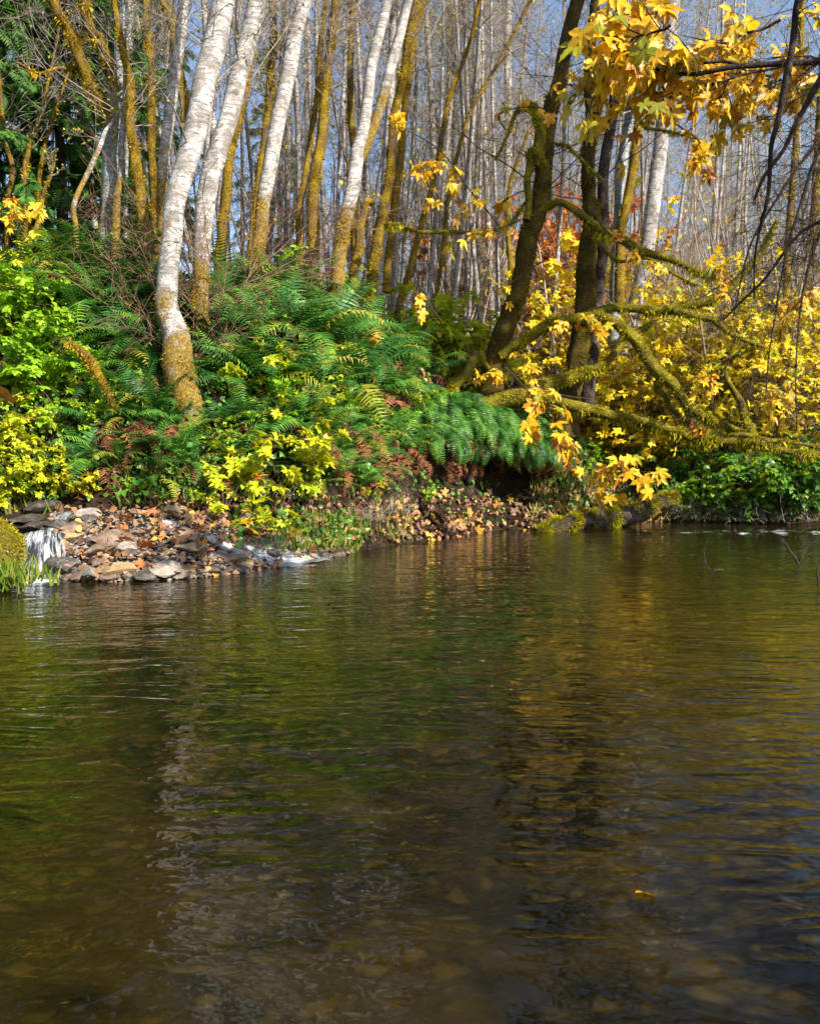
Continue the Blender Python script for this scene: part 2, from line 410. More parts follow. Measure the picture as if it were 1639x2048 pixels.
def water_mat():
    m, nt, out = mat("river_water")
    p = pos(nt)
    q = mapping(nt, p, (1.0, 1.7, 1), (0, 0, R(-20)))
    n1 = noise_n(nt, q, 1.4, 1, .4, 2.2)
    n2 = noise_n(nt, q, 6.0, 1, .4, .9)
    n3 = noise_n(nt, mapping(nt, p, (1, 1.5, 1), (0, 0, R(-14))), 19, 1, .35, .6)
    h = math_n(nt, 'ADD', math_n(nt, 'MULTIPLY', n1, 1.5), math_n(nt, 'ADD', math_n(nt, 'MULTIPLY', n2, .42), math_n(nt, 'MULTIPLY', n3, .20)))
    rg = noise_n(nt, mapping(nt, p, (.8, 2.6, 1), (0, 0, R(-10))), .9, 1, .5, 1.6)
    rd = math_n(nt, 'POWER', math_n(nt, 'SUBTRACT', 1.0, math_n(nt, 'ABSOLUTE', math_n(nt, 'MULTIPLY', math_n(nt, 'SUBTRACT', rg, .5), 7.0)), True), 2.0)
    h = math_n(nt, 'ADD', h, math_n(nt, 'MULTIPLY', rd, .30))
    b = N(nt, "ShaderNodeBump", i_Strength=1.0, i_Distance=.0085); L(nt, h, b.inputs["Height"])
    fr = N(nt, "ShaderNodeFresnel", i_IOR=1.42); L(nt, b.outputs[0], fr.inputs["Normal"])
    gl = N(nt, "ShaderNodeBsdfGlossy", i_Roughness=.0); L(nt, b.outputs[0], gl.inputs["Normal"])
    gl.inputs["Color"].default_value = (.95, .97, 1, 1)
    tr = N(nt, "ShaderNodeBsdfTransparent"); tr.inputs["Color"].default_value = (.92, .84, .58, 1)
    df = N(nt, "ShaderNodeBsdfDiffuse"); df.inputs["Color"].default_value = (.13, .088, .014, 1)
    a = N(nt, "ShaderNodeMixShader", i_0=.10); L(nt, tr.outputs[0], a.inputs[1]); L(nt, df.outputs[0], a.inputs[2])
    c = N(nt, "ShaderNodeMixShader"); L(nt, fr.outputs[0], c.inputs[0]); L(nt, a.outputs[0], c.inputs[1]); L(nt, gl.outputs[0], c.inputs[2])
    fo = N(nt, "ShaderNodeBsdfPrincipled", i_Roughness=.4); fo.inputs["Base Color"].default_value = (.75, .80, .86, 1)
    fn = noise_n(nt, mapping(nt, p, (6, 16, 6)), 1.6, 5, .7, .8)
    ff = math_n(nt, 'MULTIPLY', math_n(nt, 'SUBTRACT', math_n(nt, 'ADD', math_n(nt, 'MULTIPLY', attr(nt), .62), fn), .92), 5.0, True)
    d = N(nt, "ShaderNodeMixShader"); L(nt, ff, d.inputs[0]); L(nt, c.outputs[0], d.inputs[1]); L(nt, fo.outputs[0], d.inputs[2])
    L(nt, d.outputs[0], out.inputs[0]); return m
M['water'] = water_mat()
def cascade_mat(lo, hi):
    m, nt, out = mat("white_water")
    a = attr(nt, "lv"); w = attr(nt, "lw")
    cx = N(nt, "ShaderNodeCombineXYZ"); L(nt, math_n(nt, 'MULTIPLY', a, 16.), cx.inputs[0]); L(nt, math_n(nt, 'MULTIPLY', w, .38), cx.inputs[1])
    n1 = noise_n(nt, cx.outputs[0], 1.0, 5, .65, .5)
    n2 = noise_n(nt, pos(nt), 30, 4, .7)
    g = math_n(nt, 'ADD', math_n(nt, 'MULTIPLY', n1, .86), math_n(nt, 'MULTIPLY', n2, .14))
    edge = math_n(nt, 'MULTIPLY', math_n(nt, 'MULTIPLY', a, math_n(nt, 'SUBTRACT', 1.0, a)), 4.0)
    f = math_n(nt, 'MULTIPLY', ramp(nt, g, [(lo, (.03, .03, .03)), (hi, (.9, .9, .9))]), math_n(nt, 'POWER', edge, .45))
    wh = N(nt, "ShaderNodeBsdfPrincipled", i_Roughness=.25); wh.inputs["Base Color"].default_value = (.70, .74, .78, 1)
    bp = bump(nt, g, .6, .03); L(nt, bp, wh.inputs["Normal"])
    gl = N(nt, "ShaderNodeBsdfGlossy", i_Roughness=.08); L(nt, bp, gl.inputs["Normal"])
    tr = N(nt, "ShaderNodeBsdfTransparent"); tr.inputs["Color"].default_value = (.85, .85, .8, 1)
    fr = N(nt, "ShaderNodeFresnel", i_IOR=1.33); L(nt, bp, fr.inputs["Normal"])
    c = N(nt, "ShaderNodeMixShader"); L(nt, fr.outputs[0], c.inputs[0]); L(nt, tr.outputs[0], c.inputs[1]); L(nt, gl.outputs[0], c.inputs[2])
    d = N(nt, "ShaderNodeMixShader"); L(nt, f, d.inputs[0]); L(nt, c.outputs[0], d.inputs[1]); L(nt, wh.outputs[0], d.inputs[2])
    L(nt, d.outputs[0], out.inputs[0]); return m
M['cascade'] = cascade_mat(.45, .72); M['stream'] = cascade_mat(.36, .62)

# ------------------------------------------------------------------ terrain (bank, forest floor)
FLAT = [(30, 0.1), (70, .2), (200, 1.0)]
LEFT = [(-.4, -.5), (0, 0.0), (.8, .25), (1.6, .5), (2.3, .70), (2.65, .8), (2.9, 1.5), (3.5, 2.45), (4.4, 3.4), (5.4, 4.4), (7.3, 5.2), (12, 5.7)]
ST = [  # shoreline x, y and the profile behind it (distance inland, height)
    (-18, 9.5, LEFT), (-9, 10.2, LEFT), (-5.06, 10.6, LEFT), (-2.9, 10.6, LEFT),
    (-1.55, 12.7, [(-.4, -.5), (0, 0), (.5, .2), (.9, .5), (1.1, .8), (1.25, 1.5), (1.7, 2.3), (2.6, 3.1), (3.8, 3.9), (5.8, 4.8), (8, 5.2), (12, 5.3)]),
    (-.95, 13.9, [(-.4, -.5), (0, 0), (.4, .2), (.7, .5), (.9, .8), (1.05, 1.4), (1.4, 2.1), (2.2, 2.8), (3.2, 3.5), (5, 4.3), (7.5, 4.8), (12, 4.9)]),
    (.1, 15.8, [(-.4, -.5), (0, 0), (.5, .25), (1.1, .6), (1.6, .9), (1.75, 1.3), (1.8, 1.8), (2.2, 2.5), (3.1, 3.2), (5, 4.0), (7, 4.2), (12, 4.2)]),
    (1.1, 17.6, [(-.4, -.5), (0, 0), (.5, .3), (1.2, .8), (1.9, 1.05), (1.9, 1.5), (.85, 2.0), (1.2, 2.4), (2.4, 2.9), (4, 3.3), (7, 3.4), (12, 3.3)]),
    (2.0, 19.0, [(-.4, -.5), (0, 0), (.4, .25), (1.1, .65), (1.9, .85), (2.0, 1.4), (.5, 1.9), (.8, 2.35), (2, 2.75), (4, 3.0), (7, 3.0), (12, 2.8)]),
    (2.8, 18.9, [(-.4, -.5), (0, 0), (.4, .2), (1.1, .5), (2.0, .75), (2.0, 1.2), (.7, 1.7), (.95, 2.1), (2.2, 2.45), (4, 2.6), (7, 2.5), (12, 2.4)]),
    (3.6, 19.3, [(-.4, -.5), (0, 0), (.4, .2), (.9, .5), (1.4, .8), (1.5, 1.1), (1.6, 1.4), (1.9, 1.8), (2.6, 2.1), (4.5, 2.2), (7, 2.1), (12, 2.0)]),
    (4.6, 20.6, [(-.4, -.5), (0, 0), (.3, .2), (.7, .4), (1.1, .6), (1.5, .8), (1.9, 1.0), (2.5, 1.3), (3.2, 1.5), (4.5, 1.7), (8, 1.7), (12, 1.6)]),
    (6.2, 22.0, [(-.4, -.5), (0, 0), (.3, .2), (.6, .35), (1.0, .5), (1.5, .65), (2, .8), (2.6, .95), (3.2, 1.05), (4.5, 1.2), (8, 1.3), (12, 1.3)]),
    (9.9, 20.8, [(-.4, -.5), (0, 0), (.3, .2), (.6, .35), (1.0, .5), (1.5, .65), (2, .8), (2.6, .95), (3.2, 1.05), (4.5, 1.2), (8, 1.3), (12, 1.3)]),
    (22, 18, [(-.4, -.5), (0, 0), (.3, .2), (.6, .35), (1.0, .5), (1.5, .65), (2, .8), (2.6, .95), (3.2, 1.05), (4.5, 1.2), (8, 1.3), (12, 1.3)]),
]
def station_pts(x, y, prof):
    d0 = norm(np.array([x * .8, y])); out = []
    full = list(prof) + [(d, prof[-1][1] + a) for d, a in FLAT]
    for d, z in full: out.append((x + d0[0] * d, y + d0[1] * d, z))
    return np.array(out)
G = np.array([station_pts(*s) for s in ST])              # (stations, k, 3)
fine = []
for j in range(G.shape[1]): fine.append(spline(G[:, j], 260))
G2 = np.array(fine)                                      # (k, 260, 3)
seg = np.concatenate([np.linspace(0, 11, 90), np.linspace(11.02, G.shape[1] - 1, 60)])
i0 = np.minimum(seg.astype(int), G.shape[1] - 2); fr = (seg - i0)[:, None, None]
TP = G2[i0] * (1 - fr) + G2[i0 + 1] * fr
for a in range(TP.shape[0]):
    for b in range(TP.shape[1]):
        q = Vector(TP[a, b])
        amp = .10 if seg[a] > .7 else .03
        TP[a, b, 2] += amp * (noise.noise(q * 1.3) + .5 * noise.noise(q * 4.1))
        TP[a, b, 1] += amp * .8 * noise.noise(q * 1.7 + Vector((9, 3, 1)))
mb = MB()
nr, nc = TP.shape[:2]
ii = np.arange(nr - 1)[:, None]; jj = np.arange(nc - 1)[None, :]
quads = np.stack([ii * nc + jj, ii * nc + jj + 1, (ii + 1) * nc + jj + 1, (ii + 1) * nc + jj], -1).reshape(-1, 4)
mb.add(TP.reshape(-1, 3), [quads])
bank = mb.build("ground", M['soil']); bank["kind"] = "structure"
bank["label"] = "dark soil river bank rising to the forest floor"
BVH = BVHTree.FromPolygons([tuple(v) for v in TP.reshape(-1, 3)], [tuple(q) for q in quads])

def ground_px(u, v):
    d = Vector(ray(u, v)); h = BVH.ray_cast(Vector((0, 0, CAMZ)), d)
    if h[0] is not None: return np.array(h[0]), np.array(h[1])
    for k in range(1, 120):     # above the crest: stand a little behind it
        h = BVH.ray_cast(Vector((0, 0, CAMZ)), Vector(ray(u, v + 4 * k)))
        if h[0] is not None:
            q = np.array(h[0]); q[:2] *= 1 + rng.uniform(.3, 2.2) / q[1]; q[2] = ground_xy(q[0], q[1])
            return q, np.array([0, 0, 1.])
    return None, None
def ground_xy(x, y):
    h = BVH.ray_cast(Vector((x, y, 40)), Vector((0, 0, -1)))
    return (h[0].z if h[0] is not None else 0.0)

# river bed with the near bank
mb = MB()
xs = np.linspace(-22, 26, 190); ys = np.linspace(-14, 26, 160)
XX, YY = np.meshgrid(xs, ys)
sy = np.interp(XX, [s[0] for s in ST], [s[1] for s in ST])
dsh = sy - YY
ZZ = -.32 - .65 * np.clip((YY - 1.5) / 4.5, 0, 1) ** 1.0
ZZ = np.where(dsh < 2.5, np.maximum(ZZ, -.5 - .3 * np.clip(dsh, 0, 9)) , ZZ)
near = np.clip(((-YY - .2) / 2.0), 0, 1); side = np.clip((XX - 2.6 - .62 * np.clip(YY, 0, 19)) / 1.6, 0, 1) * np.clip((13.5 - YY) / 2.0, 0, 1)
rise = np.maximum(near, side)
ZZ = ZZ * (1 - rise) + rise * (.55 + .04 * np.clip(-YY, 0, 14))
for a in range(len(ys)):
    for b in range(len(xs)):
        q = Vector((XX[a, b], YY[a, b], 0))
        ZZ[a, b] += .07 * noise.noise(q * 1.6) + .05 * noise.noise(q * 4.5)
nr, nc = XX.shape
ii = np.arange(nr - 1)[:, None]; jj = np.arange(nc - 1)[None, :]
quads = np.stack([ii * nc + jj, ii * nc + jj + 1, (ii + 1) * nc + jj + 1, (ii + 1) * nc + jj], -1).reshape(-1, 4)
mb.add(np.stack([XX, YY, ZZ], -1).reshape(-1, 3), [quads])
o = mb.build("river_bed_ground", M['bed']); o["kind"] = "structure"; o["label"] = "brown cobble river bed under the water"
# water sheet with real low waves
mb = MB()
xs = np.concatenate([np.linspace(-22, -7, 30)[:-1], np.linspace(-7, 11, 330), np.linspace(11, 26, 30)[1:]])
ys = np.concatenate([np.linspace(-3, 1.5, 16)[:-1], 1.5 * (26 / 1.5) ** np.linspace(0, 1, 380)])
XX, YY = np.meshgrid(xs, ys)
ZZ = np.zeros_like(XX); foam = np.zeros_like(XX)
sy = np.interp(XX, [s[0] for s in ST], [s[1] for s in ST])
rap = np.exp(-((YY - 18.2 - .05 * (XX - 5)) / .9) ** 2) * np.clip((XX - 3.5) / 3.5, 0, 1)
rap2 = np.exp(-(((sy - YY) - .7) / .8) ** 2) * np.clip((XX + .9) / .8, 0, 1) * np.clip((4.2 - XX) / 1.5, 0, 1)
for a in range(len(ys)):
    for b in range(len(xs)):
        x, y = XX[a, b], YY[a, b]
        q = Vector((x * .55 + y * .14, y * 1.25 - x * .30, 0))
        z = .007 * noise.noise(q * .9) + .005 * noise.noise(q * 2.3 + Vector((4, 4, 1)))
        r = rap[a, b] * 1.0 + rap2[a, b] * .5
        if r > .02: z += r * .055 * noise.noise(Vector((x * 1.3, y * 2.2, 3)))+ r * .03 * noise.noise(Vector((x * 3.2, y * 5.0, 7)))
        ZZ[a, b] = z
        if r > .02: foam[a, b] = r * (.36 + 1.4 * max(0, noise.noise(Vector((x * 2.6, y * 6.4, 5))) + .05)) * min(1, max(.0, (x - 1) / 6 + .25))
foam += 1.1 * np.exp(-(((XX + 4.62) / .42) ** 2 + ((YY - 10.45) / .32) ** 2))
foam += 1.1 * np.exp(-(((XX + 1.75) / .5) ** 2 + ((YY - 12.15) / .3) ** 2))
nr, nc = XX.shape
ii = np.arange(nr - 1)[:, None]; jj = np.arange(nc - 1)[None, :]
quads = np.stack([ii * nc + jj, ii * nc + jj + 1, (ii + 1) * nc + jj + 1, (ii + 1) * nc + jj], -1).reshape(-1, 4)
mb.add(np.stack([XX, YY, ZZ], -1).reshape(-1, 3), [quads], foam.ravel())
o = mb.build("water", M['water']); o["kind"] = "structure"; o["label"] = "clear olive green river water with ripples"

# ------------------------------------------------------------------ moss fibres, twigs, crowns
def moss_fibres(mb, p, r, per_m, length, seed=0, hang=.6, mat=0, lo=0, hi=1):
    g = np.random.default_rng(seed + 5)
    n = len(p)
    s = np.concatenate([[0], np.cumsum(np.linalg.norm(np.diff(p, axis=0), axis=1))])
    cnt = int(s[-1] * per_m * max(.35, r.mean() / .12) * (hi - lo))
    t = g.uniform(lo, hi, cnt) * (n - 1.001); i = t.astype(int); f = (t - i)[:, None]
    c = p[i] * (1 - f) + p[i + 1] * f; rad = r[i] * (1 - f[:, 0]) + r[i + 1] * f[:, 0]
    T = norm(p[i + 1] - p[i]); ref = np.where(np.abs(T[:, 2:3]) > .8, np.array([[.9, .4, 0]]), np.array([[0, 0, 1.]]))
    X = norm(np.cross(ref, T)); Y = np.cross(T, X)
    a = g.uniform(0, 2 * np.pi, cnt)[:, None]
    out = np.cos(a) * X + np.sin(a) * Y
    horiz = 1 - np.abs(T[:, 2:3])
    under = np.clip(-out[:, 2:3], 0, 1)
    D = norm(out * (1 - .55 * hang * under) + np.array([0, 0, -1.]) * hang * (.35 + under) + g.normal(0, .35, (cnt, 3)))
    cl = np.array([noise.noise(Vector(q) * 3.2 + Vector((seed, 0, 0))) for q in (c + out * rad[:, None])])
    keep = g.uniform(-.45, .35, cnt) < cl
    Ls = length * (1 + 1.4 * np.clip(cl, -.4, .6)) * g.uniform(.5, 1.5, cnt) * (1 + .9 * (under * horiz)[:, 0])
    stamp(mb, TUFT, (c + out * rad[:, None] * .93)[keep], D[keep], g.normal(0, 1, (cnt, 3))[keep], Ls[keep], np.clip(.5 + .5 * cl + g.normal(0, .2, cnt), 0, 1)[keep], mat)

def twigs(starts, dirs, lens, k, g, wob=.25, lift=0.0):
    """smooth wobbly paths (N,k,3)"""
    N_ = len(starts); P = np.zeros((N_, k, 3)); P[:, 0] = starts
    d = norm(dirs); step = (np.asarray(lens) / (k - 1))[:, None]
    for i in range(1, k):
        d = norm(d + g.normal(0, wob, (N_, 3)) / math.sqrt(k) + np.array([0, 0, lift / k]))
        P[:, i] = P[:, i - 1] + d * step
    return P

def children_of(P, m, g, lo=.15, hi=1.0, spread=.8):
    N_, k, _ = P.shape
    t = g.uniform(lo, hi, (N_, m)) * (k - 1.001); i = t.astype(int); f = (t - i)[..., None]
    ar = np.arange(N_)[:, None]
    c = P[ar, i] * (1 - f) + P[ar, i + 1] * f
    T = norm(P[ar, i + 1] - P[ar, i])
    D = norm(T + g.normal(0, spread, T.shape))
    return c.reshape(-1, 3), D.reshape(-1, 3), t.reshape(-1) / (k - 1)

def bare_crown(mb, p, r, nb, blen, g, lo=.3, leaves=0, leafsize=.05, r0=.014, up=.75, sub=5, sub2=4, mat=0, leafmat=1, drop=0.0):
    n = len(p)
    t = g.uniform(lo, 1, nb) ** .85 * (n - 1.001); i = t.astype(int); f = (t - i)[:, None]
    c = p[i] * (1 - f) + p[i + 1] * f
    a = g.uniform(0, 2 * np.pi, nb)
    D = np.stack([np.cos(a), np.sin(a), np.full(nb, up) + g.normal(0, .25, nb)], -1)
    rel = (t / (n - 1) - lo) / (1 - lo)
    ln = blen * g.uniform(.6, 1.2, nb) * (1.1 - .75 * rel)
    B = twigs(c, D, ln, 7, g, .35, .25 - drop)
    tubes(mb, B, np.linspace(1, .3, 7)[None] * (r0 * (ln / blen) ** .7)[:, None], 4, 0, mat)
    c2, d2, _ = children_of(B, sub, g, .15, 1, .6)
    l2 = np.repeat(ln, sub) * g.uniform(.2, .5, len(c2))
    B2 = twigs(c2, d2, l2, 5, g, .35, .1 - drop)
    tubes(mb, B2, np.linspace(1, .45, 5)[None] * np.full((len(c2), 1), r0 * .42), 3, 0, mat)
    if sub2:
        c3, d3, _ = children_of(B2, sub2, g, .2, 1, .6)
        l3 = np.repeat(l2, sub2) * g.uniform(.25, .6, len(c3))
        B3 = twigs(c3, d3, l3, 4, g, .3, -drop)
        tubes(mb, B3, np.linspace(1, .5, 4)[None] * np.full((len(c3), 1), r0 * .26), 3, 0, mat)
    else: B3 = B2
    if leaves:
        cl, dl, _ = children_of(B3, max(1, leaves // max(1, len(B3)) + 1), g, .2, 1, .9)
        k = g.permutation(len(cl))[:leaves]
        stamp(mb, DIAM, cl[k], dl[k] + [0, 0, -.3], g.normal(0, 1, (len(k), 3)), leafsize * g.uniform(.6, 1.3, len(k)), g.uniform(0, 1, len(k)), leafmat)

# ------------------------------------------------------------------ sky, sun
world = bpy.data.worlds.new("World"); scene.world = world; world.use_nodes = True
wn = world.node_tree; bg = wn.nodes["Background"]
sky = wn.nodes.new("ShaderNodeTexSky"); sky.sky_type = 'NISHITA'; sky.sun_disc = False
SUN = norm(np.array([.60, -.60, .56]))
elev = math.asin(SUN[2]); azim = math.atan2(SUN[0], SUN[1])
sky.sun_elevation = elev; sky.sun_rotation = azim
sky.air_density = 1.0; sky.dust_density = 1.2; sky.ozone_density = 2.0
wn.links.new(sky.outputs[0], bg.inputs[0]); bg.inputs[1].default_value = .108
sl = bpy.data.lights.new("sun", 'SUN'); sl.energy = 5.0; sl.angle = R(.55); sl.color = (1, .93, .82)
so = bpy.data.objects.new("sun", sl); COL.objects.link(so)
so.rotation_euler = Vector(SUN).to_track_quat('Z', 'Y').to_euler()
# ================================================================== trees
def seat(p, r, down=.7, ext=6.0, n_ext=14, end=.35, bend=.25):
    """carry a trunk path down into the ground and up above the frame"""
    d0 = norm(p[0] - p[2]) * .4 + np.array([0, 0, -.6]); d0 = norm(d0)
    lowp = p[0] + d0 * down
    pp = [lowp] + list(p); rr = [r[0] * 1.08] + list(r)
    if ext > 0:
        d = norm(p[-1] - p[-4])
        for i in range(1, n_ext + 1):
            t = i / n_ext
            d = norm(d + np.array([0, 0, bend * .15]))
            pp.append(pp[-1] + d * ext / n_ext); rr.append(r[-1] * (1 - (1 - end) * t))
    return np.array(pp), np.array(rr)

def tree(name, label, cat, group, stems, bark, crown=None, limbs=(), moss_parts=(), sides=14, lump=.06, flare=.0, seed=0, part="trunk"):
    """stems, limbs: lists of (path, radii, material); moss_parts: (path, radii, per metre, length, material, hang, lo, hi)"""
    base = stems[0][0][0].copy()
    root = tag(empty(name, base), label, cat, group)
    for k, (p, r) in enumerate(stems):
        mb = MB(); trunk_mesh(mb, p - base, r, sides, lump, seed + k * 3.1, 0, flare)
        mb.build(part, bark, root)
    for k, (p, r, m) in enumerate(limbs):
        mb = MB(); trunk_mesh(mb, p - base, r, 10, .12, seed + 20 + k)
        mb.build("limb", m, root)
    if moss_parts:
        for m in dict.fromkeys(q[4] for q in moss_parts):
            mb = MB()
            for k, q in enumerate(moss_parts):
                if q[4] is m: moss_fibres(mb, q[0] - base, q[1], q[2], q[3], seed + k, q[5], 0, q[6], q[7])
            mb.build("moss_tuft", m, root)
    if crown:
        mb = MB(); crown(mb, base); mb.build("crown", [M['twig_grey'], M['olive_far']], root)
    return root

def std_crown(p, r, nb, bl, lo=.45, leaves=300, seed=0, **kw):
    def f(mb, base):
        bare_crown(mb, p - base, r, nb, bl, np.random.default_rng(seed), lo, leaves, .06, **kw)
    return f

# ---- the large white barked trunks
def white(pts, Y0, Y1, label, seed, ext=7, n=46, nb=22, bl=2.6, lo=.5, mossy=True, fork=None, bark='bark_birch'):
    p, r = path_px(pts, Y0, Y1, n, .035, seed)
    p, r = seat(p, r, .8, ext)
    stems = [(p, r)]
    if fork is not None:
        q, s = path_px(fork, Y0 + (Y1 - Y0) * .5, Y1, 26, .03, seed + 9)
        q, s = seat(q, s, .1, ext); stems.append((q, s))
    mp = []
    if mossy:
        mp = [(p, r, 1300, .035, M['fuzz_ochre'], .5, .0, .15), (p, r, 130, .035, M['fuzz_ochre'], .5, .15, .4)]
    return tree("white_alder", label, "tree", "white barked trees on the bank", stems, M[bark],
                std_crown(p, r, nb, bl, lo, 250, seed, sub=6, sub2=4), moss_parts=mp, sides=18, lump=.05, flare=.04, seed=seed)
white([(378, 815, 58), (362, 755, 62), (347, 690, 56), (337, 620, 46), (337, 560, 41), (345, 480, 39), (353, 400, 40), (388, 250, 44), (423, 120, 45), (452, -10, 42)], 14.0, 14.6,
      "thickest leaning white trunk with an ochre mossy foot above the stony bar", 1, nb=16)
white([(404, 660, 26), (399, 560, 30), (412, 420, 37), (446, 290, 37), (468, 180, 36), (490, 90, 37), (514, -10, 36)], 15.2, 15.8,
      "leaning white trunk right behind the thickest mossy footed one", 2, nb=16)
white([(512, 510, 26), (530, 400, 28), (552, 270, 30), (582, 120, 30), (610, -10, 27)], 18.0, 18.6,
      "single white trunk leaning over the fern crest, next to the forked white tree", 3)
white([(676, 530, 28), (692, 420, 27), (710, 330, 28), (728, 240, 22), (750, 110, 20), (782, -10, 19)], 18.6, 19.2,
      "forked white tree splitting into two slender pale stems", 4, fork=[(704, 345, 22), (738, 270, 20), (775, 160, 20), (822, -10, 18)])
white([(322, 470, 18), (333, 310, 21), (349, 150, 22), (364, -10, 21)], 18.5, 19.0,
      "slender white trunk close behind the thickest leaning one", 5)
F_ = white([(214, 470, 28), (219, 330, 30), (232, 180, 29), (257, -10, 27)], 19.0, 19.6,
      "grey shaded trunk carrying two mossy limbs beside the conifers", 6, bark='bark_grey_and_shade')  # white trunk in shade: the shade is put into the grey bark colour
white([(152, 460, 10), (160, 380, 10), (196, 290, 9), (215, 255, 7)], 17.6, 18.4, "thin pale leaning sapling in front of the dark conifers", 7, ext=1, nb=8, bl=.7, mossy=False)
white([(232, 470, 16), (236, 380, 15), (243, 300, 12), (250, 200, 10)], 18.6, 18.8, "thin bright white stem hugging the grey shaded trunk", 8, ext=3, nb=10, bl=.9, mossy=False)
white([(1232, 800, 40), (1246, 730, 34), (1282, 560, 30), (1312, 330, 28), (1330, 160, 28), (1346, -10, 26)], 26, 27, "leaning white trunk standing behind the mossy maple among yellow leaves", 9, nb=50, bl=3, lo=.4)
white([(1008, 640, 15), (1012, 400, 16), (1014, 180, 15), (1018, -10, 14)], 30, 30.4, "straight pale trunk seen just beside the mossy maple's leaning stem", 10, mossy=False, nb=60, bl=3, lo=.3)
white([(893, 640, 12), (897, 400, 12.5), (899, 180, 12.5), (902, -10, 12)], 31, 31.4, "straight pale trunk standing above the yellow green thicket", 11, mossy=False, nb=60, bl=3, lo=.3)

# ---- mossy ochre stems between the white trunks
mossy = [
    ([(296, 470, 32), (283, 390, 30), (268, 310, 27), (257, 215, 24), (252, 120, 20)], 18.2, 2, "thick ochre mossy stem curving beside the grey shaded trunk"),
    ([(309, 460, 18), (304, 300, 20), (298, 150, 21), (288, -10, 22)], 22, 5, "dark upright stem with ochre moss patches behind the slender white trunk"),
    ([(372, 300, 22), (358, 170, 26), (346, 60, 26), (334, -10, 26)], 20, 5, "ochre moss coated stem rising behind the thickest white trunk"),
    ([(440, 500, 24), (455, 380, 26), (476, 250, 24), (492, 150, 22), (512, -10, 18)], 17.6, 5, "ochre mossy stem between the two thick leaning white trunks"),
    ([(500, 500, 16), (522, 330, 18), (534, 200, 20), (548, -10, 20)], 19.6, 5, "ochre mossy stem just behind the single leaning white trunk"),
    ([(626, 500, 28), (632, 400, 28), (640, 260, 26), (652, 140, 22), (672, -10, 20)], 19.4, 6, "broad ochre mossy stem standing before the forked white tree"),
    ([(598, 500, 18), (606, 380, 16), (622, 240, 14), (640, 110, 12), (652, -10, 12)], 21, 5, "narrow ochre mossy stem next to the broad one near the forked white tree"),
    ([(708, 470, 18), (704, 330, 17), (700, 180, 16), (706, -10, 15)], 22, 5, "straight mossy stem behind the fork of the white tree"),
    ([(742, 580, 30), (760, 470, 28), (776, 350, 25), (790, 210, 22), (812, 90, 20), (842, -10, 20)], 20, 5, "leaning mossy stem with a swollen foot right of the forked white tree"),
    ([(776, 520, 20), (790, 380, 19), (806, 240, 18), (832, 80, 17), (852, -10, 16)], 21.5, 5, "second leaning mossy stem right of the forked white tree"),
    ([(708, 545, 26), (714, 480, 24), (728, 425, 20), (742, 398, 18)], 19.5, .25, "short broken mossy stump above the fern bank"),
    ([(800, 600, 18), (836, 500, 16), (866, 360, 14), (900, 190, 12), (940, 60, 10), (962, -10, 9)], 23, 4, "slim olive stem leaning away over the yellow green thicket"),
    ([(870, 600, 12), (895, 420, 11), (930, 260, 10), (1000, 120, 9), (1062, -10, 8)], 24, 4, "slimmest olive stem leaning towards the mossy maple"),
    ([(15, 470, 14), (16, 380, 13), (12, 290, 12), (4, 190, 10)], 20, 3, "ochre mossy sapling at the outer end of the conifer stand"),
    ([(40, 480, 15), (48, 390, 14), (60, 300, 12), (82, 220, 9), (96, 160, 7)], 20.3, 2, "bent ochre mossy sapling in front of the conifers"),
    ([(48, 440, 18), (52, 380, 15), (57, 310, 12), (58, 282, 9)], 19.4, .2, "short mossy snag in front of the conifers"),
    ([(56, 450, 14), (75, 380, 12), (90, 300, 9), (128, 190, 6), (150, 120, 4)], 19.8, 1, "thin mossy sapling forking out in front of the conifers"),
    ([(62, 470, 14), (78, 440, 14), (100, 370, 8), (108, 340, 6)], 19.0, .4, "stubby mossy branch leaning up by the conifers"),
    ([(1020, 520, 14), (1010, 400, 12), (1040, 300, 8), (1068, 250, 6)], 25, 2, "thin mossy sapling behind the bent limb of the maple"),
    ([(1238, 560, 26), (1252, 400, 24), (1272, 250, 22), (1292, 130, 20), (1318, -10, 18)], 22.5, 5, "ochre mossy stem between the dark trunk and the leaning white trunk"),
    ([(1560, 800, 22), (1570, 640, 18), (1576, 480, 16), (1590, 250, 14), (1600, -10, 14)], 22, 5, "ochre mossy stem behind the dark hanging branch"),
    ([(1628, 820, 34), (1622, 700, 30), (1618, 560, 24), (1626, 380, 22), (1640, 180, 20)], 24, 5, "thick mossy stem at the outer edge of the yellow thicket"),
]
for k, (pts, Y, ext, lab) in enumerate(mossy):
    p, r = path_px(pts, Y, Y + .5, 34, .05, 40 + k)
    p, r = seat(p, r * .76, .8, ext, end=.4)
    tree("mossy_tree", lab, "tree", "mossy stems on the bank", [(p, r)], M['moss_ochre'],
         std_crown(p, r, 26 if ext > 1 else 5, 2.2 if ext > 1 else .7, .4, 60, 60 + k, sub=5, sub2=3),
         moss_parts=[(p, r * .95, 700, .042, M['fuzz_ochre'], .7, 0, 1)], sides=11, lump=.13, seed=50 + k)

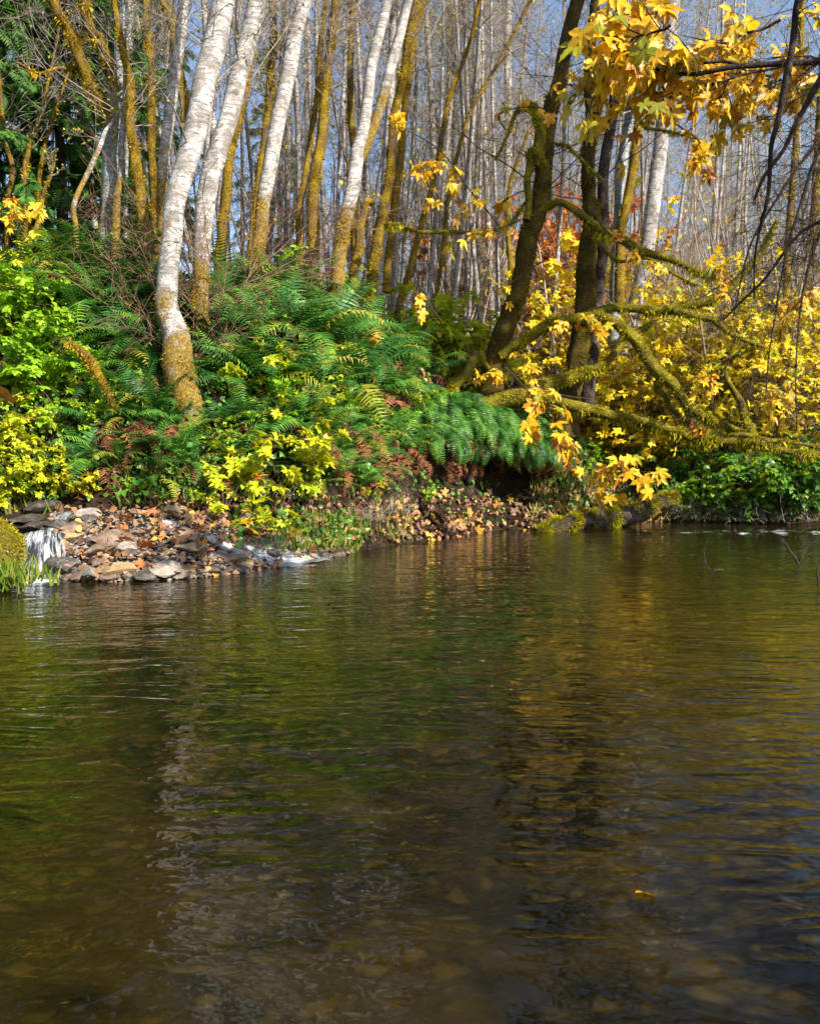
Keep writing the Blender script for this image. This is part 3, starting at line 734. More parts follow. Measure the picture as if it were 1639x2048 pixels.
# mossy limbs carried by the grey trunk
base = np.array(F_.location)
for k, pts in enumerate(([(222, 250, 26), (200, 200, 24), (168, 138, 24), (140, 75, 20), (118, 30, 18), (92, -20, 16)], [(228, 175, 22), (208, 110, 20), (182, 50, 20), (163, -20, 18)],
                         [(172, 140, 12), (130, 136, 8), (80, 140, 5), (30, 128, 3)])):
    p, r = path_px(pts, 19.2, 18.4, 26, .04, 90 + k)
    if k < 2: p, r = seat(p, r, .05, 2.5)
    mb = MB(); trunk_mesh(mb, p - base, r, 10, .14, 70 + k); o = mb.build("limb", M['moss_ochre'], F_)
    mb = MB(); moss_fibres(mb, p - base, r, 700, .06, 80 + k, .8); mb.build("moss_tuft", M['fuzz_ochre'], o)

# ---- the big mossy maple
YM = 20.2
trunks = [
    path_px([(978, 800, 66), (990, 725, 56), (1012, 660, 54), (1040, 560, 52), (1060, 450, 52), (1080, 380, 46), (1094, 290, 44), (1110, 200, 40), (1130, 110, 38), (1152, -20, 38)], YM, YM + .3, 50, .05, 201),
    path_px([(1136, 800, 60), (1152, 720, 56), (1166, 610, 56), (1176, 480, 50), (1184, 420, 40), (1180, 330, 34), (1181, 250, 37), (1176, 160, 28), (1186, -20, 27)], YM + .6, YM + .8, 50, .05, 202),
    path_px([(1176, 760, 40), (1192, 620, 34), (1204, 480, 31), (1212, 340, 30), (1226, 200, 28), (1236, 60, 26), (1240, -20, 24)], YM + 1.0, YM + 1.2, 40, .04, 203),
]
trunks = [seat(p, r * .72, .9, 5, end=.5) for p, r in trunks]
limb_px = [
    [(1000, 712, 26), (1035, 684, 30), (1080, 658, 33), (1150, 636, 31), (1215, 642, 29), (1265, 680, 35), (1310, 740, 38), (1352, 776, 34), (1400, 825, 29), (1450, 856, 22), (1500, 874, 16)],
    [(940, 818, 44), (1000, 806, 48), (1060, 784, 48), (1120, 762, 36), (1180, 738, 24), (1240, 696, 18), (1310, 642, 14)],
    [(960, 812, 46), (1040, 800, 44), (1110, 796, 36), (1210, 824, 31), (1300, 846, 29), (1400, 880, 28), (1500, 894, 24), (1640, 906, 19), (1800, 915, 12)],
    [(1176, 630, 24), (1225, 618, 25), (1290, 620, 26), (1350, 616, 25), (1430, 590, 28), (1485, 542, 24), (1530, 490, 18), (1560, 440, 10)],
    [(1345, 622, 22), (1400, 638, 20), (1460, 662, 16), (1530, 690, 10)],
    [(1512, 892, 30), (1496, 855, 28), (1474, 800, 22), (1455, 752, 14), (1448, 735, 6)],
    [(1440, 868, 12), (1500, 880, 16), (1570, 884, 14), (1660, 892, 12)],
    [(884, 800, 40), (905, 775, 34), (935, 745, 30), (962, 716, 24), (975, 735, 16)],
    [(1066, 330, 40), (1086, 280, 36), (1074, 228, 30), (1046, 216, 17), (1018, 252, 10), (995, 315, 6)],
    [(1052, 440, 22), (1058, 360, 22), (1064, 304, 26), (1078, 310, 20), (1082, 340, 14)],
    [(1068, 425, 18), (1098, 413, 18), (1130, 414, 20), (1200, 458, 26), (1270, 492, 24), (1330, 512, 20), (1400, 545, 14), (1440, 570, 8)],
    [(1108, 286, 10), (1140, 300, 9), (1172, 330, 10), (1205, 360, 9)],
    [(1190, 130, 12), (1232, 165, 11), (1265, 225, 12), (1285, 260, 9), (1330, 262, 9), (1400, 276, 8), (1440, 300, 5)],
    [(1050, 405, 9), (1010, 455, 10), (940, 464, 11), (870, 460, 12), (800, 454, 9), (770, 452, 5)],
    [(1310, 760, 16), (1330, 800, 17), (1352, 830, 15), (1366, 836, 6)],
    [(1190, 470, 14), (1230, 520, 10), (1290, 520, 9), (1350, 555, 8), (1400, 565, 5)],
    [(1040, 815, 36), (1052, 800, 34), (1062, 830, 22), (1070, 838, 8)],
]
limb_dep = [(YM - .2, YM - 1.6), (YM - .7, YM - .2), (YM - .9, YM - 2.6), (YM + .2, YM - .8), (YM - .3, YM - .8), (YM - 1.9, YM - 1.7), (YM - 1.9, YM - 2.2), (YM - .5, YM - .2), (YM, YM - .3), (YM - .1, YM - .4),
            (YM, YM - 1.4), (YM, YM - .3), (YM + .5, YM - .5), (YM, YM - 1.5), (YM - .9, YM - 1.0), (YM + .4, YM - .8), (YM - .8, YM - .9)]
limbs = [path_px(px, a, b, 44, .05, 300 + k) for k, (px, (a, b)) in enumerate(zip(limb_px, limb_dep))]
limbs = [(p, r * .66) for p, r in limbs]
mp = [(p, r, 900, .05, M['fuzz_shade'], .8, 0, .62) for p, r in trunks[:2]] + [(p, r, 1300, .042, M['fuzz_green'], 1.0, 0, 1) for p, r in limbs]
maple = tree("mossy_maple", "large moss covered maple with sprawling limbs reaching low over the river", "tree", None, trunks[:2], M['moss_shade'],
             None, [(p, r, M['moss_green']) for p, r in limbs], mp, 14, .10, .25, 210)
mb_base = np.array(maple.location)
def maple_crown(mb, base):
    for k, (p, r) in enumerate(trunks[:2]): bare_crown(mb, p - base, r, 34, 2.6, np.random.default_rng(400 + k), .35, 0, r0=.016, up=.4, sub=5, sub2=3)
    for k, (p, r) in enumerate(limbs):
        nb = 9 if r.max() > .12 else 5
        bare_crown(mb, p - base, r, nb, 1.1, np.random.default_rng(420 + k), .3, 0, r0=.008, up=.2, sub=4, sub2=2)
mb = MB(); maple_crown(mb, mb_base); mb.build("crown", [M['twig_dark'], M['olive_far']], maple)
p, r = trunks[2]
tree("dark_trunk_tree", "dark bare barked trunk standing close behind the mossy maple", "tree", None, [(p, r)], M['bark_dark'], std_crown(p, r, 40, 2.6, .4, 0, 450), sides=14, lump=.06, seed=220)
p, r = path_px([(1228, 640, 24), (1236, 480, 22), (1246, 320, 21), (1262, 160, 19), (1275, -20, 17)], 23, 23.3, 36, .04, 204); p, r = seat(p, r, .8, 6)
tree("grey_trunk_tree", "purplish grey bare trunk between the dark trunk and a mossy ochre stem", "tree", None, [(p, r)], M['bark_grey_and_shade'], std_crown(p, r, 40, 2.6, .4, 100, 451), sides=12, seed=221)

# hanging root trunk in the undercut
p, r = path_px([(944, 890, 22), (936, 930, 17), (938, 965, 17), (935, 995, 28), (945, 1020, 52)], 19.7, 19.3, 24, .03, 205)
root = tag(empty("exposed_root", p[-1]), "bare brown root standing in the dark undercut below the mossy maple", "root")
mb = MB(); trunk_mesh(mb, p - p[-1], r, 12, .16, 9); mb.build("root_stem", M['bark_dark'], root)
mb = MB(); g = np.random.default_rng(8)
B = twigs(np.repeat((p[-8:-7] - p[-1]), 10, 0), np.stack([g.normal(0, .8, 10), g.normal(-.4, .4, 10), np.full(10, -.9)], -1), g.uniform(.4, .8, 10), 7, g, .5, -.2)
tubes(mb, B, np.linspace(.035, .008, 7)[None] * np.ones((10, 1)), 5); mb.build("side_root", M['bark_wood'], root)

# mossy log at the waterline
p, r = path_px([(1070, 1070, 18), (1110, 1059, 28), (1160, 1047, 34), (1215, 1034, 38), (1262, 1022, 38), (1300, 1014, 32), (1345, 1000, 22)], 18.3, 21.0, 34, .06, 206)
log = tag(empty("mossy_log", p[0]), "half sunken mossy log lying along the waterline below the undercut", "log")
mb = MB(); trunk_mesh(mb, p - p[0], r, 18, .24, 33); mb.build("log_wood", M['bark_dark'], log)
mb = MB(); moss_fibres(mb, p - p[0] + [0, -.02, .05], r * 1.02, 3200, .05, 12, .2); mb.build("moss_tuft", M['fuzz_green'], log)

# mossy leaning pole on the left bank
p, r = path_px([(235, 830, 10), (215, 785, 16), (190, 740, 20), (165, 710, 16), (138, 682, 10)], 13.6, 13.2, 24, .02, 207)
pole = tag(empty("leaning_pole", p[0]), "dead mossy pole leaning out of the ferns above the small waterfall", "dead branch")
mb = MB(); trunk_mesh(mb, p - p[0], r, 9, .12, 41); mb.build("pole_wood", M['moss_ochre'], pole)
mb = MB(); moss_fibres(mb, p - p[0], r, 1500, .035, 13, .4); mb.build("moss_tuft", M['fuzz_ochre'], pole)
#%%SECTION3
# ================================================================== distant trees
def far_alder(seed, h, r0, lean, dense=1.0, leaves=500):
    g = np.random.default_rng(seed)
    n = 22; t = np.linspace(0, 1, n)
    p = np.stack([lean[0] * t ** 1.4 * h + .12 * np.sin(t * 7 + seed), lean[1] * t ** 1.4 * h + .1 * np.cos(t * 5 + seed), t * h - .5], -1)
    r = r0 * (1 - .8 * t)
    root = empty("slim_alder", (0, 0, 0))
    mb = MB(); trunk_mesh(mb, p, r, 8, .05, seed); mb.build("trunk", M['bark_far'], root)
    mb = MB(); bare_crown(mb, p, r, int(46 * dense), 2.9, g, .2, leaves, .085, .0095, .9, 7, 4)
    mb.build("crown", [M['twig_grey'], M['olive_far']], root)
    return root
protos = [far_alder(500 + k, 17 + 2.2 * (k % 4), .08 + .018 * (k % 3), ((k % 3 - 1) * .05, (k % 2) * .02), 1 + .2 * (k % 2), [120, 500, 900][k % 3]) for k in range(7)]
g = np.random.default_rng(77)
alders = []
zones = [(14, 0, 420, 24, 40, "behind the fern crest near the conifers"), (26, 420, 760, 23, 42, "behind the white and ochre trunks"), (52, 760, 1010, 25, 60, "in the bright stand beyond the yellow green thicket"),
         (40, 1010, 1260, 29, 62, "in the stand behind the mossy maple"), (58, 1260, 1660, 27, 62, "in the stand behind the yellow thicket")]
used = set()
for cnt, u0, u1, Y0, Y1, where in zones:
    for k in range(cnt):
        u = u0 + (u1 - u0) * (k + g.uniform(0, 1)) / cnt; Y = Y0 + (Y1 - Y0) * g.uniform(0, 1) ** 1.1
        x = (u - 819.5) / F * Y
        i = int(g.integers(len(protos)))
        o = protos[i] if i not in used else copy_tree(protos[i]); used.add(i)
        s = g.uniform(.85, 1.25)
        o.location = (x, Y, ground_xy(x, Y)); o.rotation_euler = (g.normal(0, .05), g.normal(0, .07), g.uniform(0, 6.28)); o.scale = (s * g.uniform(.8, 1.15),) * 2 + (s,)
        tag(o, "slim pale barked bare tree " + where, "tree", "slim bare trees " + where)

# far wood that reads as one mass
mb = MB(); g = np.random.default_rng(78)
n = 230
Y = g.uniform(62, 105, n); x = g.uniform(-.62, .62, n) * Y; z = np.array([ground_xy(a, b) for a, b in zip(x, Y)])
h = g.uniform(12, 21, n)
t = np.linspace(0, 1, 6)
P = np.stack([x[:, None] + g.normal(0, .5, (n, 1)) * t, Y[:, None] + 0 * t, z[:, None] - .5 + h[:, None] * t], -1)
tubes(mb, P, (g.uniform(.07, .15, n))[:, None] * (1 - .75 * t)[None], 5, 0, 0)
c, d, tt = children_of(P, 10, g, .1, 1, .9); d[:, 2] += .5
B = twigs(c, d, g.uniform(1.2, 2.8, len(c)), 4, g, .4, .2)
tubes(mb, B, np.linspace(.022, .008, 4)[None] * np.ones((len(c), 1)), 3, 0, 1)
c2, d2, _ = children_of(B, 3, g, .2, 1, .8)
B2 = twigs(c2, d2, g.uniform(.5, 1.2, len(c2)), 3, g, .4, .1)
tubes(mb, B2, np.linspace(.012, .006, 3)[None] * np.ones((len(c2), 1)), 3, 0, 1)
k = g.permutation(len(c2))[:4500]
stamp(mb, DIAM, c2[k], d2[k], g.normal(0, 1, (len(k), 3)), g.uniform(.10, .25, len(k)), g.uniform(0, 1, len(k)), 2)
o = mb.build("distant_woods", [M['bark_far'], M['twig_grey'], M['olive_far']]); o["kind"] = "stuff"; o["label"] = "far off wood of bare pale trunks"

# ---- conifers
def conifer(seed, h, spread, z0):
    g = np.random.default_rng(seed)
    root = empty("dark_conifer", (0, 0, 0))
    t = np.linspace(0, 1, 20)
    p = np.stack([.1 * np.sin(t * 4), .1 * np.cos(t * 5), t * h - .6], -1); r = .30 * (1 - .93 * t)
    mb = MB(); trunk_mesh(mb, p, r, 9, .06, seed); mb.build("trunk", M['bark_dark'], root)
    nb = 120
    zz = z0 + (h - z0 - .5) * np.linspace(0, 1, nb) ** 1.05; a = g.uniform(0, 6.28, nb)
    L_ = spread * (1 - (zz - z0) / (h - z0)) ** .7 * g.uniform(.7, 1.15, nb) + .3
    st = np.stack([np.zeros(nb), np.zeros(nb), zz], -1)
    B = twigs(st, np.stack([np.cos(a), np.sin(a), np.full(nb, .18)], -1), L_, 8, g, .2, -.9)
    mb = MB(); tubes(mb, B, np.linspace(.035, .006, 8)[None] * np.ones((nb, 1)), 4)
    mb.build("bough", M['bark_dark'], root)
    mb = MB()
    c, d, tt = children_of(B, 46, g, .12, 1, .42)
    d[:, 2] -= .45; 
    n_ = np.stack([g.normal(0, .35, len(c)), g.normal(0, .35, len(c)), np.ones(len(c))], -1)
    stamp(mb, SPRAY, c, d, n_, g.uniform(.35, .75, len(c)), np.clip(.45 + g.normal(0, .25, len(c)), 0, 1))
    mb.build("foliage", M['conifer'], root)
    return root
con = [conifer(601, 24, 4.2, 2.5), conifer(602, 20, 3.6, 1.5)]
spots = [(70, 23.5, 0, "tallest dark conifer behind the bent ochre saplings"), (-40, 21.5, 1, "dark conifer at the outer end of the fern crest"), (185, 33, 0, "dark conifer showing behind the grey shaded trunk"),
         (140, 22.5, 1, "drooping dark conifer just behind the mossy saplings"), (330, 39, 1, "conifer glimpsed between the slender white trunk and the ochre stem"), (560, 46, 0, "farthest conifer glimpsed behind the single leaning white trunk"),
         (-20, 36, 0, "dark conifer at the back of the conifer stand"), (250, 30, 1, "conifer just behind the thick curved ochre stem")]
for i, (u, Y, k, lab) in enumerate(spots):
    o = con[k] if i < 2 and k == i else copy_tree(con[k])
    x = (u - 819.5) / F * Y
    o.location = (x, Y, ground_xy(x, Y)); o.rotation_euler = (0, 0, i * 1.3); s = [1.1, 1, 1.15, .62, .9, .8, 1.1, .75][i]; o.scale = (s, s, s)
    tag(o, lab, "conifer", "dark conifers behind the bank")

# ---- leafy autumn trees and shrubs further back
def shrub(name, seed, nst, h, spread, tpl, nleaf, size, leaf, stem='bark_wood', flat=.75, arch=.5, lo=.25, r0=.012, sub=5, lvz=0.0):
    g = np.random.default_rng(seed)
    root = empty(name, (0, 0, 0))
    a = g.uniform(0, 6.28, nst); rad = g.uniform(0, .15, nst) * spread
    st = np.stack([np.cos(a) * rad, np.sin(a) * rad, np.full(nst, -.12)], -1)
    D = np.stack([np.cos(a) * spread * g.uniform(.2, 1, nst), np.sin(a) * spread * g.uniform(.2, 1, nst), np.full(nst, h)], -1)
    B = twigs(st, D, np.linalg.norm(D, axis=1) * g.uniform(.75, 1.15, nst), 9, g, .3, -arch)
    mb = MB(); tubes(mb, B, np.linspace(1, .35, 9)[None] * np.full((nst, 1), r0), 4)
    c, d, tt = children_of(B, sub, g, lo, 1, .75); d[:, 2] *= .5
    B2 = twigs(c, d, g.uniform(.18, .42, len(c)) * math.hypot(h, spread) * .7, 6, g, .35, -arch * .5)
    tubes(mb, B2, np.linspace(.45, .18, 6)[None] * np.full((len(c), 1), r0), 3)
    mb.build("stems", M[stem], root)
    mb = MB()
    per = max(1, math.ceil(nleaf / max(1, len(B2))))
    c2, d2, _ = children_of(B2, per, g, .1, 1, .8)
    k = g.permutation(len(c2))[:nleaf]
    c2, d2 = c2[k], d2[k]; d2[:, 2] = d2[:, 2] * .4 - .25
    nn = np.stack([g.normal(0, .45, len(k)), g.normal(-.15, .45, len(k)), np.full(len(k), flat) + g.normal(0, .15, len(k))], -1)
    lv = np.clip(g.normal(.45, .22, len(k)) + lvz * (c2[:, 2] / h - .5), 0, 1)
    stamp(mb, tpl, c2, d2, nn, size * g.uniform(.55, 1.25, len(k)), lv)
    mb.build("foliage", M[leaf], root)
    return root

def place(o, x, y, z, s, rz, label, cat, group=None, rx=0.0):
    o.location = (x, y, z); o.scale = (s, s, s) if np.isscalar(s) else s; o.rotation_euler = (rx, 0, rz); tag(o, label, cat, group)
class Kinds:
    def __init__(s, protos): s.p = protos; s.used = set()
    def get(s, i):
        i %= len(s.p)
        if i in s.used: return copy_tree(s.p[i])
        s.used.add(i); return s.p[i]

o = shrub("orange_tree", 701, 18, 9.6, 3.0, STAR, 12000, .20, 'orange_far', 'bark_dark', .4, .15, .15, .05, 22, 1.2)
x = (1110 - 819.5) / F * 33; place(o, x, 33, ground_xy(x, 33), 1, 0, "tree with yellow leaves below and orange red leaves above, behind the mossy maple", "tree")
Kd = Kinds([shrub("yellow_thicket_shrub", 710 + k, 18, 3.6, 1.7, STAR, 950, .14, 'yellow_far', 'bark_wood', .5, .5, .1, .016, 9) for k in range(3)])
ys = [(1310, 24.2), (1370, 23.8), (1425, 23.4), (1480, 23.6), (1530, 23.2), (1580, 23.6), (1625, 23.2), (1670, 23.4), (1740, 23.5), (1830, 24), (1780, 28.6), (1260, 25.2), (1290, 26), (1345, 24.6), (1400, 27), (1450, 25.2), (1500, 27.4), (1550, 25), (1600, 27.2), (1650, 24.8), (1320, 30), (1390, 31), (1470, 32), (1560, 31), (1640, 32), (1240, 29), (1180, 31), (1100, 33), (1215, 26.5)]
for i, (u, Y) in enumerate(sorted(ys)):
    x = (u - 819.5) / F * Y
    row = "front" if Y < 28.3 else "back"
    place(Kd.get(i), x, Y, ground_xy(x, Y), g.uniform(.9, 1.3) * (1.75 if Y > 28.3 else 1.25), g.uniform(0, 6), f"{nth(i)} yellow leaved shrub in the thicket counting from the orange tree, {row} row", "shrub", "yellow shrubs in the thicket")
# bare twiggy thicket trees at the right
Kb = []
for k in range(3):
    g2 = np.random.default_rng(730 + k)
    root = empty("bare_thicket_tree")
    a = g2.uniform(0, 6.28, 7)
    D = np.stack([np.cos(a) * 1.6, np.sin(a) * 1.6, np.full(7, 9.)], -1)
    B = twigs(np.stack([np.cos(a) * .2, np.sin(a) * .2, np.full(7, -.4)], -1), D, g2.uniform(7, 11, 7), 12, g2, .3, .1)
    mb = MB(); tubes(mb, B, np.linspace(.055, .015, 12)[None] * np.ones((7, 1)), 6); mb.build("stems", M['twig_grey'], root)
    mb = MB()
    for b in B: bare_crown(mb, b, np.full(12, .03), 26, 1.9, g2, .12, 12, .12, .010, .3, 6, 4, drop=.5)
    mb.build("crown", [M['twig_grey'], M['yellow_far']], root)
    Kb.append(root)
Kb = Kinds(Kb)
for i, (u, Y) in enumerate([(1370, 24.5), (1410, 28), (1455, 23.6), (1490, 26.5), (1530, 23.2), (1560, 27), (1595, 23.8), (1630, 26), (1680, 24), (1330, 30), (1160, 34), (960, 36), (860, 38), (1010, 30), (905, 31), (1215, 31), (1070, 37), (560, 30), (690, 31), (470, 32), (800, 33), (740, 27), (930, 27), (1000, 34), (1130, 28.5), (620, 34), (1250, 33)]):
    x = (u - 819.5) / F * Y
    place(Kb.get(i), x, Y, ground_xy(x, Y), g.uniform(.85, 1.15), g.uniform(0, 6),
          "grey bare many stemmed tree " + ("in the twiggy tangle above the yellow thicket" if i < 10 else f"{nth(i - 10)} in the pale stand beyond the ferns"), "tree",
          "bare twiggy trees above the yellow thicket" if i < 10 else "bare many stemmed trees in the pale stand")

# ================================================================== ferns
def frond_mesh(name, seed, droop, m, ragged=0.0, n=23):
    g = np.random.default_rng(seed)
    k = 20; t = np.linspace(0, 1, k)
    ang = R(78) - droop * t ** 1.25
    dy, dz = np.cos(ang), np.sin(ang)
    y = np.concatenate([[0], np.cumsum((dy[1:] + dy[:-1]) / 2)]) / (k - 1); z = np.concatenate([[0], np.cumsum((dz[1:] + dz[:-1]) / 2)]) / (k - 1)
    x = .05 * np.sin(t * 3 + seed) * t
    P = np.stack([x, y, z], -1)
    mb = MB(); tubes(mb, P[None], np.linspace(.006, .0015, k)[None], 3, .7)
    ti = np.linspace(.12, .995, n); idx = ti * (k - 1.001); i = idx.astype(int); f = (idx - i)[:, None]
    c = P[i] * (1 - f) + P[i + 1] * f; T = norm(P[i + 1] - P[i])
    U = norm(np.cross(np.array([1., 0, 0])[None], T))
    prof = np.minimum(1, (ti - .05) / .22) * np.clip((1 - ti) / .75, 0, 1) ** .62
    for s in (-1, 1):
        keep = g.uniform(0, 1, n) > ragged
        D = np.array([s, 0, 0.])[None] + T * .32 - U * (.18 + .5 * ragged) + g.normal(0, .05 + ragged * .5, (n, 3))
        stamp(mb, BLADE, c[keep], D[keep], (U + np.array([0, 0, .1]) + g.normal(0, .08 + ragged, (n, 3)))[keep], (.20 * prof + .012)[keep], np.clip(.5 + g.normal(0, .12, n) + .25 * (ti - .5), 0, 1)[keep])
    o = mb.build(name, m); me = o.data; bpy.data.objects.remove(o); return me
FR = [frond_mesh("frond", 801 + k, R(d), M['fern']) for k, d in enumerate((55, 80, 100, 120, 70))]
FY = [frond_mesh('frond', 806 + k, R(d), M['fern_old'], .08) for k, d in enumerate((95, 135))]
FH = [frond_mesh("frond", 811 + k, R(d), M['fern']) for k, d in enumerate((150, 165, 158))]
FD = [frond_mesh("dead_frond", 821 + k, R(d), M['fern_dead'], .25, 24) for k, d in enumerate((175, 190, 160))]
def add_frond(root, me, name, az, tilt, s, roll):
    o = bpy.data.objects.new(name, me); COL.objects.link(o); o.parent = root
    o.rotation_euler = (Matrix.Rotation(az, 3, 'Z') @ Matrix.Rotation(tilt, 3, 'X') @ Matrix.Rotation(roll, 3, 'Y')).to_euler()
    o.scale = (s * 1.0, s, s)
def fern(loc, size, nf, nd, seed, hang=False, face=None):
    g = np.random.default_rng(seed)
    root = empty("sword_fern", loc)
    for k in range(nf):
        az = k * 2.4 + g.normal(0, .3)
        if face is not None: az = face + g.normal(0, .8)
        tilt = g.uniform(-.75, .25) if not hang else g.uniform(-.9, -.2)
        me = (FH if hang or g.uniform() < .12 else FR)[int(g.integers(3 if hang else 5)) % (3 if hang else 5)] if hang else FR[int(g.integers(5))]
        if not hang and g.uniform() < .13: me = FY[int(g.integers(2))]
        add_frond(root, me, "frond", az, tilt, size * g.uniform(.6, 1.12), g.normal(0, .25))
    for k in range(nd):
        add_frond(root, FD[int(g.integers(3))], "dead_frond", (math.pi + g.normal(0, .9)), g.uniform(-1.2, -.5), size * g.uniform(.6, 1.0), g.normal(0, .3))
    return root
# rows of base positions in the photograph, each dropped onto the ground there: (u, v, size)
rows = {
 "on the outer bank crest": [(-60, 620, 1.5), (-140, 600, 1.5), (-240, 620, 1.5), (-180, 700, 1.3), (20, 600, 1.5), (70, 585, 1.5), (120, 580, 1.6), (175, 575, 1.5), (225, 585, 1.6), (275, 590, 1.4), (95, 625, 1.4), (150, 630, 1.4), (215, 640, 1.4), (275, 650, 1.3), (45, 650, 1.3), (300, 620, 1.3)],
 "on the shaded slope": [(150, 690, 1.2), (210, 690, 1.2), (262, 700, 1.2), (305, 690, 1.1), (235, 745, 1.1), (290, 760, 1.0), (190, 770, 1.0), (130, 740, 1.0), (305, 830, 1.0), (255, 840, .9), (205, 850, .9), (345, 850, .8), (355, 905, .8), (290, 900, .8), (185, 930, .9), (240, 930, .8), (320, 960, .7), (385, 930, .8)],
 "along the crest between white trunks": [(455, 610, 1.4), (510, 600, 1.4), (560, 610, 1.4), (610, 615, 1.4), (480, 575, 1.4), (660, 625, 1.4), (710, 635, 1.3), (755, 645, 1.3), (800, 680, 1.2), (540, 570, 1.3)],
 "in the big fern mass": [(450, 690, 1.3), (505, 690, 1.4), (560, 690, 1.5), (615, 695, 1.5), (665, 700, 1.5), (715, 705, 1.5), (765, 715, 1.4), (810, 735, 1.3), (455, 770, 1.1), (520, 770, 1.2), (590, 770, 1.3), (650, 775, 1.4), (705, 780, 1.4), (755, 790, 1.3), (800, 800, 1.2), (845, 750, 1.2), (860, 700, 1.2)],
 "low on the bank": [(445, 850, .9), (500, 850, .9), (555, 855, 1.0), (610, 855, 1.1), (665, 860, 1.1), (715, 865, 1.1), (765, 870, 1.0), (810, 870, 1.2), (640, 900, 1.0), (690, 905, 1.0), (740, 905, 1.1), (790, 905, 1.1), (835, 880, 1.2), (600, 960, .8), (650, 965, .8), (720, 970, .8), (470, 930, .7), (590, 930, .7), (690, 940, .8), (750, 940, .8)],
}
hanging = [(872, 893, .9), (905, 893, .9), (985, 897, .9), (1015, 899, .9), (1050, 902, .9), (1090, 906, .8), (1125, 912, .7), (1020, 872, 1.0), (1052, 876, 1.0), (1086, 882, .95), (965, 868, 1.0), (895, 864, 1.0), (1120, 890, .8), (850, 848, .95), (880, 842, 1.0), (912, 842, 1.0), (945, 842, 1.05), (980, 848, 1.0), (1012, 852, 1.0), (1045, 858, .95), (1078, 864, .9), (1108, 872, .8), (1140, 885, .7), (960, 900, .9), (1035, 915, .8), (1075, 915, .8), (1000, 826, 1.0), (930, 822, 1.0), (870, 822, 1.0), (1060, 836, 1.0)]
seed = 900
for row, lst in rows.items():
    for i, (u, v, s) in enumerate(sorted(lst)):
        q, nn = ground_px(u, v)
        if q is None: continue
        seed += 1
        f = fern(q + np.array([0, 0, -.03]), s * rng.uniform(.8, 1.05) * (1.28 if 'low' not in row else 1.25), int(rng.integers(15, 22)), 3 if "crest" not in row else 1, seed)
        f.rotation_euler = (R(16) if "crest" not in row else R(5), 0, 0)
        tag(f, f"{nth(i)} green sword fern from the small waterfall {row}", "fern", "sword ferns on the bank")
for i, (u, v, s) in enumerate(sorted(hanging)):
    q, nn = ground_px(u, v); seed += 1
    f = fern(q + np.array([0, -.15, .06]), s * 1.2, 22, 2, seed, True, math.pi)
    tag(f, f"{nth(i)} hanging fern from the waterfall on the overhang above the dark undercut", "fern", "hanging ferns over the undercut")
for i, (u, v, s) in enumerate([(1005, 915, .9), (1060, 920, .9), (1105, 925, .8), (640, 905, .8), (700, 900, .8), (230, 880, .8), (290, 860, .8), (760, 930, .9), (830, 925, .9), (890, 930, .9), (940, 935, .8)]):
    q, nn = ground_px(u, v)
    root = empty("dead_fern", q); seed += 1; gg = np.random.default_rng(seed)
    for k in range(12): add_frond(root, FD[k % 3], "dead_frond", math.pi + gg.normal(0, .8), gg.uniform(-1.1, -.4), s * gg.uniform(.7, 1.1), gg.normal(0, .3))
    tag(root, "dead purplish brown fern clump " + ["in the undercut below the hanging ferns, nearest the bare root", "in the undercut, between the others under the maple", "in the undercut, nearest the mossy log",
        "below the yellow maple leaves over the bar", "low on the bank under the big fern mass", "on the slope below the leaning pole", "beside the mossy foot of the thickest trunk", "at the bank foot, nearest the grassy end of the bar", "at the bank foot, second from the grass", "at the bank foot, third from the grass", "at the bank foot, beside the bare root"][i], "dead fern", "dead fern clumps")
#%%SECTION4
# ================================================================== bushes on the banks
def bushes(kind, lst, label, group, cat="bush", toward=.0, ordn=True):
    for i, (u, v, s) in enumerate(sorted(lst)):
        q, nn = ground_px(u, v)
        if q is None: continue
        o = kind.get(i)
        place(o, q[0], q[1] - toward, q[2], s * rng.uniform(.9, 1.1), rng.uniform(0, 6), label.format(n=nth(i)), cat, group, R(8))
lime = Kinds([shrub("salmonberry_bush", 1000 + k, 14, 1.0, .75, TRI, 340, .105, 'lime', 'bark_wood', .8, .7, .2, .007, 5) for k in range(3)])
bushes(lime, [(-70, 720, 1.2), (-150, 800, 1.2), (-110, 640, 1.2), (-230, 700, 1.3), (-320, 820, 1.2), (10, 690, 1.2), (60, 680, 1.2), (110, 690, 1.1), (30, 780, 1.2), (150, 770, .9), (20, 745, .9), (75, 735, .9), (130, 720, .9), (60, 800, 1.0), (120, 810, .9), (180, 800, .7), (20, 830, 1.0), (95, 870, .8), (30, 700, .9), (185, 720, .7), (160, 870, .6)], "{n} lime green bush from the waterfall side on the slope above the small waterfall", "lime green bushes above the waterfall")
lyel = Kinds([shrub("yellow_green_bush", 1020 + k, 13, .95, .8, TRI if k else STAR, 300, .115, 'limeyel', 'bark_wood', .75, .8, .2, .007, 5) for k in range(3)])
bushes(lyel, [(-90, 960, .9), (-190, 930, 1.0), (-300, 980, 1.0), (5, 930, .9), (45, 985, .75), (90, 985, .75), (15, 1010, .8), (130, 985, .65), (60, 950, .8), (-20, 880, 1.0), (170, 990, .5)], "{n} yellow green bush from the waterfall side hanging over the small waterfall", "yellow green bushes over the waterfall")
bushes(lyel, [(15, 560, 1.1), (-20, 590, 1.2), (45, 575, .8)], "{n} yellow leaved bush from the waterfall side on the crest beside the first ferns", "yellow bushes on the crest")
bushes(lyel, [(835, 680, 1.9), (870, 700, 2.0), (905, 730, 1.9), (940, 760, 1.6), (850, 640, 2.1), (900, 690, 2.1)], "{n} tall yellow green bush from the fern mass, in the gap before the maple", "yellow green bushes before the maple")
